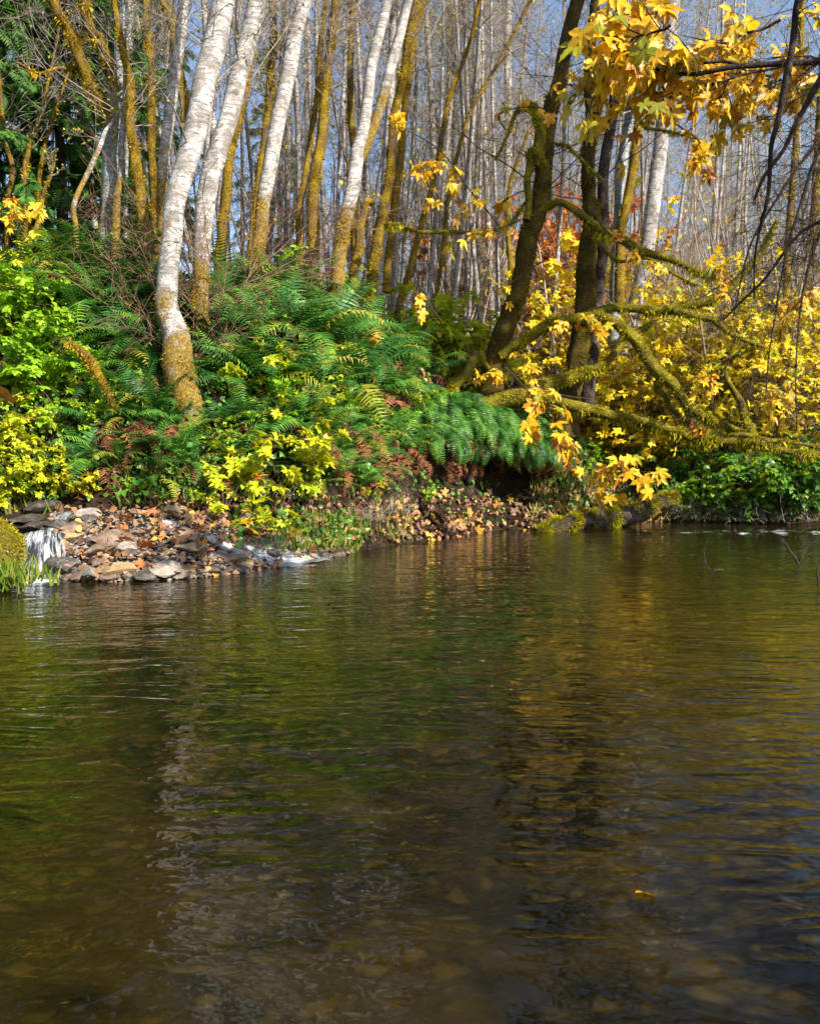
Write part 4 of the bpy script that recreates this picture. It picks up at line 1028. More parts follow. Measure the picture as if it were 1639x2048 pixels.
gb = Kinds([shrub("green_bush", 1040 + k, 13, 1.0, .8, OVATE if k else TRI, 420, .11, 'green' if k else 'lime', 'bark_wood', .7, .6, .15, .007, 5) for k in range(3)])
bushes(gb, [(285, 560, 1.0), (255, 520, 1.0), (310, 590, .8), (180, 545, .9)], "{n} green bush from the conifers behind the crest ferns", "green bushes behind the crest ferns")
bushes(lime, [(590, 590, 1.1), (640, 590, 1.1), (690, 600, 1.1), (740, 610, 1.1), (545, 560, 1.0), (800, 640, 1.6), (500, 545, .8)], "{n} bright lime bush from the thickest trunk, along the crest towards the maple", "lime bushes along the crest")
bushes(gb, [(330, 1000, .45), (420, 1010, .4), (480, 900, .55), (540, 800, .6), (430, 790, .6), (270, 990, .45), (370, 980, .45), (600, 1000, .4), (660, 1060, .35), (820, 850, .6), (780, 900, .5), (850, 800, .6), (700, 960, .5)], "{n} small green herb bush from the waterfall low on the bank", "small green bushes low on the bank")
bushes(lime, [(530, 700, .7), (600, 670, .75), (660, 740, .7), (560, 800, .6), (640, 820, .6), (700, 830, .6), (440, 900, .5), (520, 880, .55), (600, 890, .55), (780, 870, .55), (830, 830, .6), (870, 820, .5), (850, 1000, .3), (730, 850, .5)], "{n} small lime bush from the stony bar among the ferns", "small lime bushes by the hanging ferns")
bram = Kinds([shrub("bramble_bush", 1060 + k, 16, 1.5, 1.1, OVATE if k % 2 else TRI, 900, .13, 'lime' if k == 1 else 'green', 'bark_wood', .55, 1.0, .05, .008, 7) for k in range(3)])
bushes(bram, [(1360, 1000, 1.0), (1410, 1010, 1.0), (1455, 1015, 1.05), (1500, 1018, 1.05), (1545, 1018, 1.1), (1590, 1018, 1.1), (1640, 1015, 1.1), (1690, 1010, 1.1), (1750, 1010, 1.1), (1820, 1010, 1.1), (1900, 1010, 1.1), (1430, 975, 1.15), (1490, 980, 1.15), (1550, 980, 1.2), (1610, 980, 1.2), (1385, 1030, .6), (1480, 1038, .55), (1570, 1036, .6)],
       "{n} dark green bramble from the log along the far waterline", "brambles along the far waterline")
bushes(lime, [(1180, 900, 1.0), (1220, 890, 1.1), (1260, 910, 1.0), (1300, 930, 1.0), (1230, 940, .9), (1280, 960, .9), (1330, 960, 1.0), (1160, 930, .7), (1330, 910, 1.1), (1200, 960, .7), (1195, 840, 1.0), (1240, 850, 1.1), (1290, 860, 1.2)],
       "{n} sunlit grassy green bush from the undercut, behind the mossy log", "sunlit bushes behind the log")
vm = Kinds([shrub("vine_maple_sapling", 1080 + k, 5, 1.0, .55, STAR, 70, .18, 'limeyel', 'bark_wood', .6, .5, .35, .008, 3) for k in range(2)])
bushes(vm, [(455, 1000, .85), (500, 990, .9), (545, 985, 1.0), (590, 980, 1.0), (560, 1010, .8), (600, 925, .8), (620, 1000, .7), (745, 1010, .55), (470, 1050, .5), (570, 1070, .5), (540, 1060, .5), (480, 790, .9), (560, 760, .8), (610, 860, .7)],
       "{n} yellow leaved vine maple sapling from the waterfall in front of the ferns", "yellow vine maple saplings in front of the ferns", "sapling", .25)
# bare red brown twig bushes
tb = []
for k in range(3):
    g2 = np.random.default_rng(1100 + k); root = empty("bare_twig_bush")
    a = g2.uniform(0, 6.28, 10)
    B = twigs(np.stack([np.cos(a) * .1, np.sin(a) * .1, np.full(10, -.1)], -1), np.stack([np.cos(a) * .9, np.sin(a) * .9, np.full(10, 1.3)], -1), g2.uniform(1.6, 3.2, 10), 12, g2, .35, -.6)
    mb = MB(); tubes(mb, B, np.linspace(.009, .003, 12)[None] * np.ones((10, 1)), 4); mb.build("stems", M['twig_red'], root)
    c, d, _ = children_of(B, 8, g2, .2, 1, .6); B2 = twigs(c, d, g2.uniform(.3, 1.0, len(c)), 6, g2, .35, -.3)
    mb = MB(); tubes(mb, B2, np.linspace(.0045, .002, 6)[None] * np.ones((len(c), 1)), 3)
    c, d, _ = children_of(B2, 4, g2, .2, 1, .6); B3 = twigs(c, d, g2.uniform(.1, .4, len(c)), 4, g2, .35, -.2)
    tubes(mb, B3, np.linspace(.003, .0015, 4)[None] * np.ones((len(c), 1)), 3); mb.build("twig_sprays", M['twig_red'], root)
    tb.append(root)
tb = Kinds(tb)
bushes(tb, [(300, 700, 1.1), (420, 640, 1.1), (460, 640, 1.2), (590, 620, 1.2), (440, 700, .9), (680, 640, 1.1), (760, 660, 1.1), (380, 720, .9), (1090, 850, 1.0), (1180, 870, 1.2), (560, 560, 1.2)],
       "{n} bare reddish brown twig bush from the conifers, arching over the ferns", "bare twig bushes arching over the ferns")
tg = []
for k in range(2):
    g2 = np.random.default_rng(1150 + k); root = empty("dry_cane_clump")
    n_ = 40; a = g2.uniform(0, 6.28, n_)
    B = twigs(np.stack([g2.normal(0, .35, n_), g2.normal(0, .15, n_), np.zeros(n_)], -1), np.stack([g2.normal(0, .4, n_), g2.normal(-.2, .4, n_), np.ones(n_)], -1), g2.uniform(.4, 1.1, n_), 6, g2, .4, -.9)
    mb = MB(); tubes(mb, B, np.linspace(.007, .003, 6)[None] * np.ones((n_, 1)), 3); mb.build("canes", M['twig_grey'], root); tg.append(root)
tg = Kinds(tg)
bushes(tg, [(1335, 1030, 1), (1375, 1036, 1), (1420, 1040, .9), (1470, 1042, .9), (1520, 1042, .9), (1570, 1042, .9), (1620, 1042, 1), (1290, 985, 1), (1240, 985, .9), (700, 1040, .6), (740, 1040, .6), (780, 1030, .7), (1180, 990, .8)],
       "{n} clump of dry pale canes from the stony bar, standing at the waterline", "dry canes at the waterline")

# ================================================================== big yellow maple leaf sprays
def leaf_spray(name, label, pts, Y0, Y1, nleaf, size, seed, side=.6, m='yellow', cat="branch", parent=None, w=4, group=None, twig='twig_dark', reach=.6, hangd=.8, lvm=.45):
    g = np.random.default_rng(seed)
    p, r = path_px([(u, v, w * (1 - .6 * i / (len(pts) - 1))) for i, (u, v) in enumerate(pts)], Y0, Y1, 22, .02, seed)
    base = p[0].copy()
    if parent is None: root = tag(empty(name, base), label, cat, group)
    else: root = parent; base = np.array(parent.location)
    P = p - base
    mb = MB(); tubes(mb, P[None], r[None], 6)
    nb = max(3, nleaf // 5)
    c, d, _ = children_of(P[None], nb, g, .12, 1, .8)
    B = twigs(c, d, g.uniform(.3, 1, nb) * side, 6, g, .35, -.3); tubes(mb, B, np.linspace(.006, .003, 6)[None] * np.ones((nb, 1)), 4)
    per = math.ceil(nleaf / nb)
    c, d, _ = children_of(B, per, g, .05, 1, .9); c, d = c[:nleaf], d[:nleaf]; n_ = len(c)
    pd = norm(d + np.array([0, -.1, -.15])); pl = size * g.uniform(.5, 1.0, n_) * reach
    tip = c + pd * pl[:, None] + np.array([0, 0, -.25]) * pl[:, None]
    PP = np.stack([c, (c + tip) / 2 + np.array([0, 0, .1]) * pl[:, None, ], tip], 1); tubes(mb, PP, np.full((n_, 3), .0022), 3)
    mb.build("bough", M[twig], root)
    D = norm(d * .6 + np.stack([g.normal(0, .5, n_), g.normal(-.25, .35, n_), np.full(n_, -hangd) + g.normal(0, .3, n_)], -1))
    nn = np.stack([g.normal(0, .45, n_), g.normal(-.55, .4, n_), np.full(n_, .7)], -1)
    mb = MB(); sz_ = size * g.uniform(.5, 1.1, n_); lv_ = np.clip(g.normal(lvm, .25, n_), 0, 1); k_ = g.uniform(0, 1, n_) < .55
    for tp_, kk in ((MAPLE_CURLED, k_), (MAPLE, ~k_)): stamp(mb, tp_, tip[kk], D[kk], nn[kk], sz_[kk], lv_[kk])
    mb.build("leaves", M[m], root)
    return root
LS = [
 ("yellow maple spray with green tinged leaves arching above the bend of the log", [(1010, 735), (1060, 790), (1110, 850), (1165, 905), (1215, 935), (1290, 945)], 15.5, 14.6, 48, .36, .8),
 ("small yellow maple spray beside the foot of the mossy maple", [(930, 770), (965, 752), (1000, 738), (1035, 735)], 17.5, 17.2, 13, .34, .5),
 ("golden maple spray hanging over the slim olive stems", [(1000, 455), (940, 380), (880, 300), (820, 262), (785, 250)], 18, 17.2, 34, .36, .8),
 ("yellow spray drooping below the golden spray near the leaning white fork", [(880, 420), (850, 350), (845, 330), (820, 380)], 18, 17.8, 10, .34, .6),
 ("orange yellow maple spray lying over the big fern mass", [(760, 640), (730, 660), (700, 680), (670, 690)], 17.0, 16.8, 13, .36, .4),
 ("yellow maple spray over the ferns beside the thickest trunk", [(660, 720), (620, 702), (590, 700), (565, 708)], 15.6, 15.4, 7, .32, .35),
 ("hanging row of yellow leaves under the arched mossy limb", [(1060, 700), (1100, 660), (1150, 650), (1200, 640)], 18.6, 18.4, 14, .36, .5),
 ("yellow spray dangling from the mid limb of the maple", [(1180, 420), (1230, 480), (1270, 500), (1290, 560)], 18.6, 18.0, 14, .36, .7),
 ("pair of yellow leaves lit against the dark trunk", [(1090, 520), (1030, 560), (1000, 575)], 19, 18.8, 7, .34, .5),
 ("yellow spray on the horizontal twig left of the maple", [(1040, 440), (990, 460), (950, 470), (920, 480)], 18, 17.8, 9, .36, .5),
 ("single golden spray halfway up the slim pale trunk", [(1050, 380), (1010, 400), (985, 415)], 18.4, 18.2, 5, .38, .5),
 ("yellow leaves at the tip of the bent upper limb", [(1010, 260), (1000, 225), (1050, 215), (1085, 220)], 19, 18.8, 9, .3, .5),
 ("yellow spray under the sunlit limb over the thicket", [(1390, 600), (1440, 570), (1460, 560), (1480, 590)], 17.6, 17.4, 12, .36, .5),
 ("yellow leaves scattered low on the long river limb", [(1180, 800), (1130, 790), (1090, 775), (1060, 770)], 17.2, 17, 16, .32, .6),
 ("orange leaves caught on the long river limb", [(1350, 840), (1380, 830), (1400, 850)], 17.4, 17.3, 5, .3, .3),
 ("yellow spray above the bramble, nearest the sunlit limb", [(1639, 560), (1600, 600), (1560, 640), (1530, 660)], 17, 16.6, 22, .32, .8),
 ("yellow spray above the bramble at the outer edge", [(1680, 700), (1620, 740), (1580, 770), (1540, 800)], 17, 16.6, 30, .32, .9),
 ("yellow spray above the bramble, lowest one in the thicket", [(1480, 700), (1450, 740), (1430, 760), (1400, 770)], 18, 17.6, 18, .32, .8),
 ("yellow vine leaves over the top of the fern bank near the thicket", [(880, 640), (850, 600), (830, 600), (800, 610)], 18, 17.8, 8, .32, .4),
 ("yellow leaves in front of the leaning sapling above the waterfall", [(-60, 470), (-10, 430), (20, 420), (50, 480)], 13.4, 13.2, 18, .26, .7),
]
for k, (lab, pts, a, b, nl, sz, side) in enumerate(LS):
    leaf_spray("maple_spray", lab, pts, a, b, int(nl * 1.7), sz * (.60 if k else .70), 1200 + k, side, group="yellow maple sprays across the river", w=3.5, lvm=.42 if "orange" not in lab else .8)

# ---- near maple on our own bank with the boughs hanging into the frame
gx, gy = 5.0, 3.6
t = np.linspace(0, 1, 24)
p = np.stack([gx + .35 * np.sin(t * 2.4), gy + .2 * t, -.3 + 11 * t], -1); r = .26 * (1 - .75 * t)
near = tag(empty("overhanging_maple", p[0]), "yellow leaved maple on the near bank whose dark boughs hang into the top corner", "tree")
mb = MB(); trunk_mesh(mb, p - p[0], r, 12, .08, 71, 0, .2); mb.build("trunk", M['bark_dark'], near)
nb_ = p[0]
def near_limb(path, radii, seed, tw=26, bl=.9, r0=.006, drop=.7):
    mb = MB(); trunk_mesh(mb, path - nb_, radii, 9, .12, seed); o = mb.build("limb", M['bark_dark'], near)
    mb = MB(); bare_crown(mb, path - nb_, radii, tw, bl, np.random.default_rng(seed), .2, 0, r0=r0, up=-.2, sub=4, sub2=3, drop=drop); mb.build("twig_sprays", [M['twig_dark'], M['olive_far']], o)
def mixpath(first, pts, Y0, Y1, n, seed, r_first):
    q, s = path_px(pts, Y0, Y1, n, .02, seed)
    a = np.array(first); A = spline(np.vstack([a, q[:1]]), 12)[:-1]
    return np.vstack([A, q]), np.concatenate([np.linspace(r_first, s[0], 11), s])
P_, R_ = mixpath([[gx, gy, 6.2], [4.0, 4.5, 6.3], [2.9, 5.4, 5.4]], [(1622, -60, 12), (1600, 10, 12), (1572, 120, 13), (1550, 240, 11), (1540, 330, 9), (1522, 470, 5), (1508, 600, 3)], 5.4, 5.8, 34, 1301, .06)
near_limb(P_, R_, 1302, 40, .6, .004, .8)
P_, R_ = mixpath([[gx, gy, 4.6], [4.2, 4.6, 4.7]], [(1720, 60, 14), (1640, 165, 12), (1592, 250, 10), (1548, 320, 8), (1500, 400, 5)], 6.0, 6.2, 30, 1303, .05)
near_limb(P_, R_, 1304, 36, .7, .004, .8)
P_, R_ = mixpath([[gx, gy, 5.0], [4.5, 5.2, 5.2]], [(1760, 330, 10), (1680, 420, 8), (1600, 470, 6), (1520, 560, 5), (1440, 640, 3)], 7.0, 7.4, 30, 1305, .05)
near_limb(P_, R_, 1306, 70, 1.0, .0045, .8)
P_, R_ = mixpath([[gx, gy, 5.6], [4.6, 5.8, 6.0]], [(1760, 100, 10), (1660, 260, 9), (1600, 400, 7), (1560, 540, 5), (1540, 700, 3), (1530, 800, 2)], 8.0, 8.2, 30, 1307, .05)
near_limb(P_, R_, 1308, 80, 1.0, .0045, .9)
P_, R_ = mixpath([[gx, gy, 5.2], [4.7, 5.6, 5.6]], [(1780, 200, 9), (1690, 330, 8), (1640, 450, 6), (1600, 600, 4), (1590, 760, 3), (1596, 860, 2)], 8.6, 8.8, 30, 1311, .05)
near_limb(P_, R_, 1312, 90, 1.1, .004, 1.0)
P_, R_ = mixpath([[gx, gy, 5.4], [4.7, 5.8, 5.8]], [(1760, 180, 9), (1640, 270, 7), (1560, 380, 5), (1500, 500, 4), (1470, 640, 2)], 9.4, 9.6, 30, 1313, .05)
near_limb(P_, R_, 1314, 90, 1.2, .004, .9)
P_, R_ = mixpath([[gx, gy, 5.3], [4.4, 5.4, 5.5]], [(1700, 110, 14), (1600, 128, 12), (1500, 130, 10), (1400, 138, 8), (1300, 140, 6), (1230, 130, 4), (1170, 150, 2)], 6.8, 7.0, 40, 1309, .06)
near_limb(P_, R_, 1310, 30, .6, .004, .2)
for k, (pts, Y, n_, sz, side) in enumerate([
    ([(1480, 130), (1400, 120), (1340, 100), (1290, 105), (1240, 120), (1190, 140)], 6.9, 60, .34, .45),
    ([(1640, 120), (1560, 130), (1480, 150), (1400, 180), (1330, 200)], 7.0, 46, .32, .5),
    ([(1340, 50), (1300, 70), (1265, 90), (1230, 120)], 6.2, 20, .36, .4),
    ([(1370, -40), (1330, 10), (1290, 30), (1260, 40)], 6.6, 18, .34, .45),
    ([(1560, 40), (1500, 60), (1450, 80), (1400, 100)], 7.2, 26, .3, .4),
    ([(1700, 90), (1640, 120), (1600, 180), (1570, 220)], 7.0, 20, .32, .4),
    ([(1300, 180), (1330, 230), (1380, 270), (1405, 290)], 8.6, 8, .32, .3),
    ([(1560, 160), (1500, 150), (1440, 150)], 7.6, 20, .3, .4)]):
    leaf_spray("leaf_spray", None, pts, Y, Y + .2, int(n_ * 2.3), sz * .46, 1320 + k, side * 1.5, parent=near, w=6, lvm=.44)
# its high crown and two more unseen maples, which shade the near water and the mossy maple
def shade_crown(name, root, base, centres, n, seed):
    g = np.random.default_rng(seed); mb = MB()
    for c, s in centres:
        q = np.array(c) + g.normal(0, 1, (n, 3)) * np.array(s) * .55
        stamp(mb, STAR, q - base, g.normal(0, 1, (n, 3)) + [0, 0, -.4], np.stack([g.normal(0, .5, n), g.normal(0, .5, n), np.ones(n)], -1), .34 * g.uniform(.6, 1.1, n), g.uniform(.2, .8, n))
    mb.build("crown", M['yellow'], root)
shade_crown("crown", near, nb_, [((5.7, 3.2, 5.4), (1.1, 1.1, .9))], 500, 1340)
for k, (x, y, lab) in enumerate([(7.5, -2.6, "low maple on the near bank behind the viewpoint"), (13.2, 9.7, "unseen tall maple added on the near bank to shade the mossy maple")]):
    H = 20 if k == 1 else 8.5  # tall maple is added out of view, its crown shading the mossy maple's trunks
    p = np.stack([x + .3 * np.sin(t * 3 + k), y + .2 * t, -.2 + H * t], -1); r = .24 * (1 - .75 * t)
    root = tag(empty("unseen_shade_maple", p[0]), lab, "tree", "maples behind the viewpoint")
    mb = MB(); trunk_mesh(mb, p - p[0], r, 12, .08, 81 + k, 0, .2); mb.build("trunk", M['bark_dark'], root)
    shade_crown("crown", root, p[0], [((x, y, 7.0), (2.4, 2.2, 1.5)), ((x - .6, y + .6, 5.0), (2.0, 2.0, 1.1)), ((x + .5, y - .3, 3.6), (1.6, 1.6, .9))] if k < 1 else [((x, y, 16), (2., 2., 1.6)), ((x + .4, y, 18.5), (2., 2., 1.6)), ((x - .3, y + .3, 20.5), (1.6, 1.6, 1.3))], 260 if k < 1 else 1100, 1350 + k)
#%%SECTION5
# ================================================================== stony bar
def rock_mesh(seed, flat):
    import bmesh
    bm = bmesh.new(); bmesh.ops.create_icosphere(bm, subdivisions=3, radius=.5)
    off = Vector((seed * 3.7, seed * 1.3, seed * 2.1))
    for v in bm.verts:
        n = v.co.normalized()
        q = n.copy()
        for k in range(8):      # facets
            d = Vector((math.sin(seed * 7 + k * 2.1), math.cos(seed * 5 + k * 1.7), math.sin(seed * 3 + k * 2.9))).normalized()
            e = .30 + .09 * math.sin(seed + k * 3)
            s = v.co.dot(d)
            if s > e: v.co -= d * (s - e) * .97
        v.co *= 1 + .22 * noise.noise(n * 1.3 + off) + .07 * noise.noise(n * 3.5 + off) + .025 * noise.noise(n * 9 + off)
        v.co.z *= flat
    me = bpy.data.meshes.new("stone"); bm.to_mesh(me); bm.free()
    for f in me.polygons: f.use_smooth = True
    me.set_sharp_from_angle(angle=R(24))
    return me
RM = [[(rm := rock_mesh(k + 1, [.6, .75, .5, .65, .55, .8, .48][k])), rm.materials.append(M[m])][0] for m in ('stone_grey', 'stone_tan', 'stone_dark', 'stone_brown') for k in range(7)]
COLN = ['grey', 'tan', 'dark wet', 'brown']; SHP = ['oblong', 'rounded', 'flattish', 'blunt', 'angular', 'chunky', 'thin']
count = {}
def stone(loc, s, c, k, rz, where, asp=(1, 1, 1), tilt=0.0):
    o = bpy.data.objects.new("stone", RM[c * 7 + k]); COL.objects.link(o)
    o.location = loc; o.scale = (s * asp[0], s * asp[1], s * asp[2]); o.rotation_euler = (tilt, tilt * .6, rz)
    o["category"] = "stone"; o["group"] = "stones of the bar and waterline"
    key = (c, k, where); count.setdefault(key, []).append(o)
    return o
g = np.random.default_rng(1400)
STREAM = [(330, 1046), (400, 1074), (440, 1084), (478, 1098), (515, 1112), (560, 1124), (640, 1128)]
def in_stream(u, v, m=15):
    if u < 128 and 1075 < v: return True
    return 325 < u < 640 and abs(v - np.interp(u, [a for a, _ in STREAM], [b for _, b in STREAM])) < m
shore_pts = [(-60, 1168), (30, 1164), (120, 1164), (230, 1164), (350, 1160), (470, 1148), (560, 1132), (640, 1118), (700, 1108)]
def shore_v(u): return float(np.interp(u, [a for a, _ in shore_pts], [b for _, b in shore_pts]))
# front edge
for i, u in enumerate(np.linspace(120, 690, 30)):
    if 540 < u < 635: continue
    q, _ = ground_px(u + g.uniform(-6, 6), shore_v(u) - g.uniform(2, 9))
    s = g.uniform(.13, .28) * (1 if u < 480 else .85)
    stone(q + [0, 0, .02 + s * .05], s, int(g.choice([0, 1, 2, 3], p=[.32, .24, .22, .22])), int(g.integers(7)), g.uniform(0, 6), "at the water's edge of the bar", (1.25, .9, 1), g.normal(0, .2))
for (u, v, s, c, k, rz) in [(236, 1150, .42, 1, 0, .2), (330, 1150, .46, 0, 3, .4), (292, 1158, .36, 2, 1, 1.), (178, 1152, .42, 0, 4, 2.), (128, 1146, .40, 2, 5, .4), (130, 1080, .46, 1, 4, .1), (225, 1088, .50, 3, 3, .5), (195, 1110, .46, 3, 6, .9),
                            (255, 1110, .36, 0, 5, 1.5), (380, 1105, .34, 1, 2, .3), (178, 1042, .38, 0, 5, 1.1), (470, 1128, .32, 3, 0, .4), (548, 1114, .30, 2, 2, .1), (560, 1092, .40, 0, 1, .9), (600, 1090, .36, 0, 6, 1.9), (505, 1050, .34, 3, 5, .5), (90, 1022, .50, 2, 0, .3),
                            (352, 1032, .30, 1, 5, .4), (385, 1088, .3, 3, 2, .2), (110, 1060, .42, 2, 2, .3), (70, 1062, .44, 2, 6, .7), (150, 1065, .36, 3, 3, .7), (60, 1045, .42, 2, 4, .7)]:
    q, _ = ground_px(u, v)
    stone(q + [0, 0, .06], s, c, k, rz, "standing out on the bar", (1.3, .9, .95), g.normal(0, .12))
for i in range(290):
    u = g.uniform(110, 640); vv = shore_v(u); top = np.interp(u, [60, 300, 420, 560, 640], [1030, 1018, 1035, 1075, 1100])
    v = g.uniform(top, vv - 8)
    if in_stream(u, v): continue
    q, _ = ground_px(u, v)
    s = g.uniform(.06, .17) * (1 if g.uniform() < .82 else 1.5)
    where = "on the back of the bar" if v < top + (vv - top) * .35 else "in the middle of the bar"
    stone(q + [0, 0, s * .08], s, int(g.choice([0, 1, 2, 3], p=[.34, .18, .16, .32])), int(g.integers(7)), g.uniform(0, 6), where, (1.3, .95, .9), g.normal(0, .3))
for (c, k, where), lst in count.items():
    lst.sort(key=lambda o: project(o.location)[0])
    for i, o in enumerate(lst):
        o["label"] = f"{nth(i) + ' ' if len(lst) > 1 else ''}{COLN[c]} {SHP[k]} stone {where}" + (", counting from the waterfall" if len(lst) > 1 else "")

# mossy boulder beside the fall
import bmesh
def boulder(u, v, Y, s, label, asp, mossy=True):
    c = W(u, v, Y)
    root = tag(empty("mossy_boulder", c - [0, 0, s * .3]), label, "boulder")
    bm = bmesh.new(); bmesh.ops.create_icosphere(bm, subdivisions=4, radius=s * .5)
    for vt in bm.verts:
        n = vt.co.normalized(); vt.co *= 1 + .2 * noise.noise(n * 1.4 + Vector((u, v, 0))) + .07 * noise.noise(n * 5)
        vt.co.x *= asp[0]; vt.co.y *= asp[1]; vt.co.z *= asp[2]; vt.co.z += s * .3
    me = bpy.data.meshes.new("rock"); bm.to_mesh(me)
    for f in me.polygons: f.use_smooth = True
    me.materials.append(M['moss_green'] if mossy else M['stone_brown'])
    o = bpy.data.objects.new("rock", me); COL.objects.link(o); o.parent = root
    g = np.random.default_rng(int(u + 100)); mb = MB()
    co = np.array([x.co for x in bm.verts]); no = np.array([x.normal for x in bm.verts]); bm.free()
    k = g.integers(0, len(co), 5000); k = k[no[k, 2] > -.3]
    stamp(mb, TUFT, co[k] + g.normal(0, .012, (len(k), 3)), no[k] + g.normal(0, .5, (len(k), 3)) - [0, 0, .3], g.normal(0, 1, (len(k), 3)), .035 * g.uniform(.5, 1.5, len(k)), np.clip(.6 + g.normal(0, .2, len(k)), 0, 1))
    mb.build("moss_tuft", M['fuzz_green'], root)
boulder(-14, 1108, 9.9, .85, "big yellow green mossy boulder beside the small waterfall", (.75, 1.0, .95))
boulder(330, 1042, 12.9, .34, "round ochre mossy boulder at the back of the stony bar", (1, 1, .9))
boulder(362, 1042, 13.0, .46, "blunt mossy boulder leaning against the round ochre one", (1.2, 1, .7))

# gravel between the stones
g = np.random.default_rng(1450)
OCT = (np.array([(1, 0, 0), (-.9, .1, 0), (.1, .8, .1), (0, -.9, 0), (.1, .1, .55), (0, 0, -.5)]), [np.array([(0, 2, 4), (2, 1, 4), (1, 3, 4), (3, 0, 4)])])
for m_, n_, lab in (('stone_grey', 1500, "grey"), ('stone_brown', 1500, "brown")):
    P = []
    while len(P) < n_:
        u = g.uniform(100, 700); vv = shore_v(u); top = np.interp(u, [60, 300, 420, 560, 640, 700], [1030, 1018, 1035, 1075, 1090, 1100])
        vq = g.uniform(top, vv + 3)
        if in_stream(u, vq, 9): continue
        q, _ = ground_px(u, vq); P.append(q + [0, 0, .01])
    mb = MB(); stamp(mb, OCT, P, g.normal(0, 1, (n_, 3)) * [1, 1, .2], np.array([0, 0, 1.]) + g.normal(0, .3, (n_, 3)), g.uniform(.02, .065, n_), g.uniform(0, 1, n_))
    o = mb.build("gravel", M[m_], smooth=False); o["kind"] = "stuff"; o["label"] = lab + " gravel between the stones of the bar"

# ---- little falls running over the bar
def cascade(label, pts, name="waterfall", lie=False):
    P = []; Wd = []
    for u, v, w, up in pts:
        q, _ = ground_px(u, v); P.append(q + np.array([0, 0, up])); Wd.append(w * q[1] / F)
    P = spline(np.array(P), 40); Wd = spline(np.array(Wd)[:, None], 40)[:, 0]
    T = norm(np.gradient(P, axis=0)); X = norm(np.cross(T, np.array([0, 0, 1.])))
    m = 15; V = []; A = []; B = []
    for i in range(40):
        for j in range(m):
            a = j / (m - 1)
            q = P[i] + X[i] * (a - .5) * Wd[i]
            q = q + np.array([0, 0, .035 * noise.noise(Vector(q) * 4) + .012 * noise.noise(Vector(q) * 12) - .05 * (2 * a - 1) ** 2])
            q[1] -= .03 * noise.noise(Vector(q) * 9)
            if lie: q[2] = max(ground_xy(q[0], q[1]), 0) + .045 + .03 * noise.noise(Vector(q) * 6) - .03 * (2 * a - 1) ** 2
            V.append(q); A.append(a); B.append(i / 4.0)
    i = np.arange(39)[:, None]; j = np.arange(m - 1)[None]
    f = np.stack([i * m + j, i * m + j + 1, (i + 1) * m + j + 1, (i + 1) * m + j], -1).reshape(-1, 4)
    base = P[-1]
    mb = MB(); mb.add(np.array(V) - base, [f], A); o = mb.build(name, M['stream' if lie else 'cascade']); o.location = base
    at = o.data.attributes.new("lw", 'FLOAT', 'POINT'); at.data.foreach_set("value", np.array(B, np.float32))
    o["kind"] = "structure"; o["label"] = label
cascade("white small waterfall dropping between the mossy boulder and the bar", [(98, 1086, 62, .12), (90, 1100, 80, .26), (86, 1120, 92, .28), (86, 1146, 104, .16), (86, 1168, 126, .04)])
cascade("upper white step of the small waterfall", [(150, 1030, 30, .08), (125, 1046, 36, .12), (108, 1062, 44, .10), (95, 1080, 54, .08), (92, 1094, 60, .10)])
cascade("shallow stream running over the stones behind the boulder", [(318, 1044, 20, .16), (345, 1055, 46, .17), (395, 1072, 40, .16), (440, 1083, 46, .18), (478, 1096, 58, .20), (515, 1110, 66, .17), (560, 1121, 84, .10), (635, 1126, 76, .02)], lie=True)
cascade("thin side trickle at the edge of the stony bar", [(492, 1106, 16, .09), (492, 1122, 18, .08), (490, 1138, 26, .04)], lie=True)

# ================================================================== litter, grass, ground cover
def scatter(name, label, regions, n, tpl, size, m, up=.02, seed=0, tilt=.5, lvd=(0, 1), updir=False, kind="stuff"):
    g = np.random.default_rng(seed); mb = MB()
    tot = sum(r_[4] for r_ in regions)
    for (u0, v0, u1, v1, wgt) in regions:
        pts = []; nr_ = []
        for k in range(int(n * wgt / tot)):
            q, nn = ground_px(g.uniform(u0, u1), g.uniform(v0, v1))
            if q is not None and q[1] < 60: pts.append(q); nr_.append(nn)
        if not pts: continue
        q = np.array(pts); nn = np.array(nr_); c = len(q)
        if updir:
            D = np.stack([g.normal(0, .45, c), g.normal(-.25, .4, c), np.ones(c)], -1); Nn = g.normal(0, 1, (c, 3)); q = q - [0, 0, .02]
        else:
            D = g.normal(0, 1, (c, 3)); Nn = nn + g.normal(0, tilt, (c, 3)); q = q + nn * up + nn * (g.uniform(0, up * 1.5, c))[:, None]
        stamp(mb, tpl, q, D, Nn, size * g.uniform(.5, 1.3, c), g.uniform(*lvd, c))
    o = mb.build(name, M[m]); o["kind"] = kind; o["label"] = label
BAR = (110, 1015, 640, 1160, .6)
scatter("leaf_litter", "brown fallen leaves lying among the stones and on the bank", [BAR, (700, 1000, 1060, 1090, .55), (800, 985, 980, 1085, .5), (1060, 980, 1320, 1060, 1), (300, 990, 700, 1090, .9), (0, 560, 860, 960, .5), (-600, 560, 0, 1080, .7), (1090, 985, 1320, 1050, .6)], 4000, OVATE, .10, 'litter', .05, 1500)
scatter("maple_leaf_litter", "fallen maple leaves on the stony bar and slope", [BAR, (780, 990, 1040, 1085, .5), (1080, 990, 1320, 1050, .6)], 200, STAR, .13, 'litter', .06, 1501, .5, (.3, 1))
scatter("ground_cover_leaves", "low green leafy ground cover on the bank", [(-700, 520, 0, 1080, 3.0), (0, 480, 860, 1000, 3.4), (1660, 860, 2100, 1030, .8), (830, 960, 1000, 1060, .12), (1100, 840, 1660, 1030, 1.4), (450, 1020, 720, 1110, .25)], 9500, OVATE, .10, 'green', .10, 1502, .6)
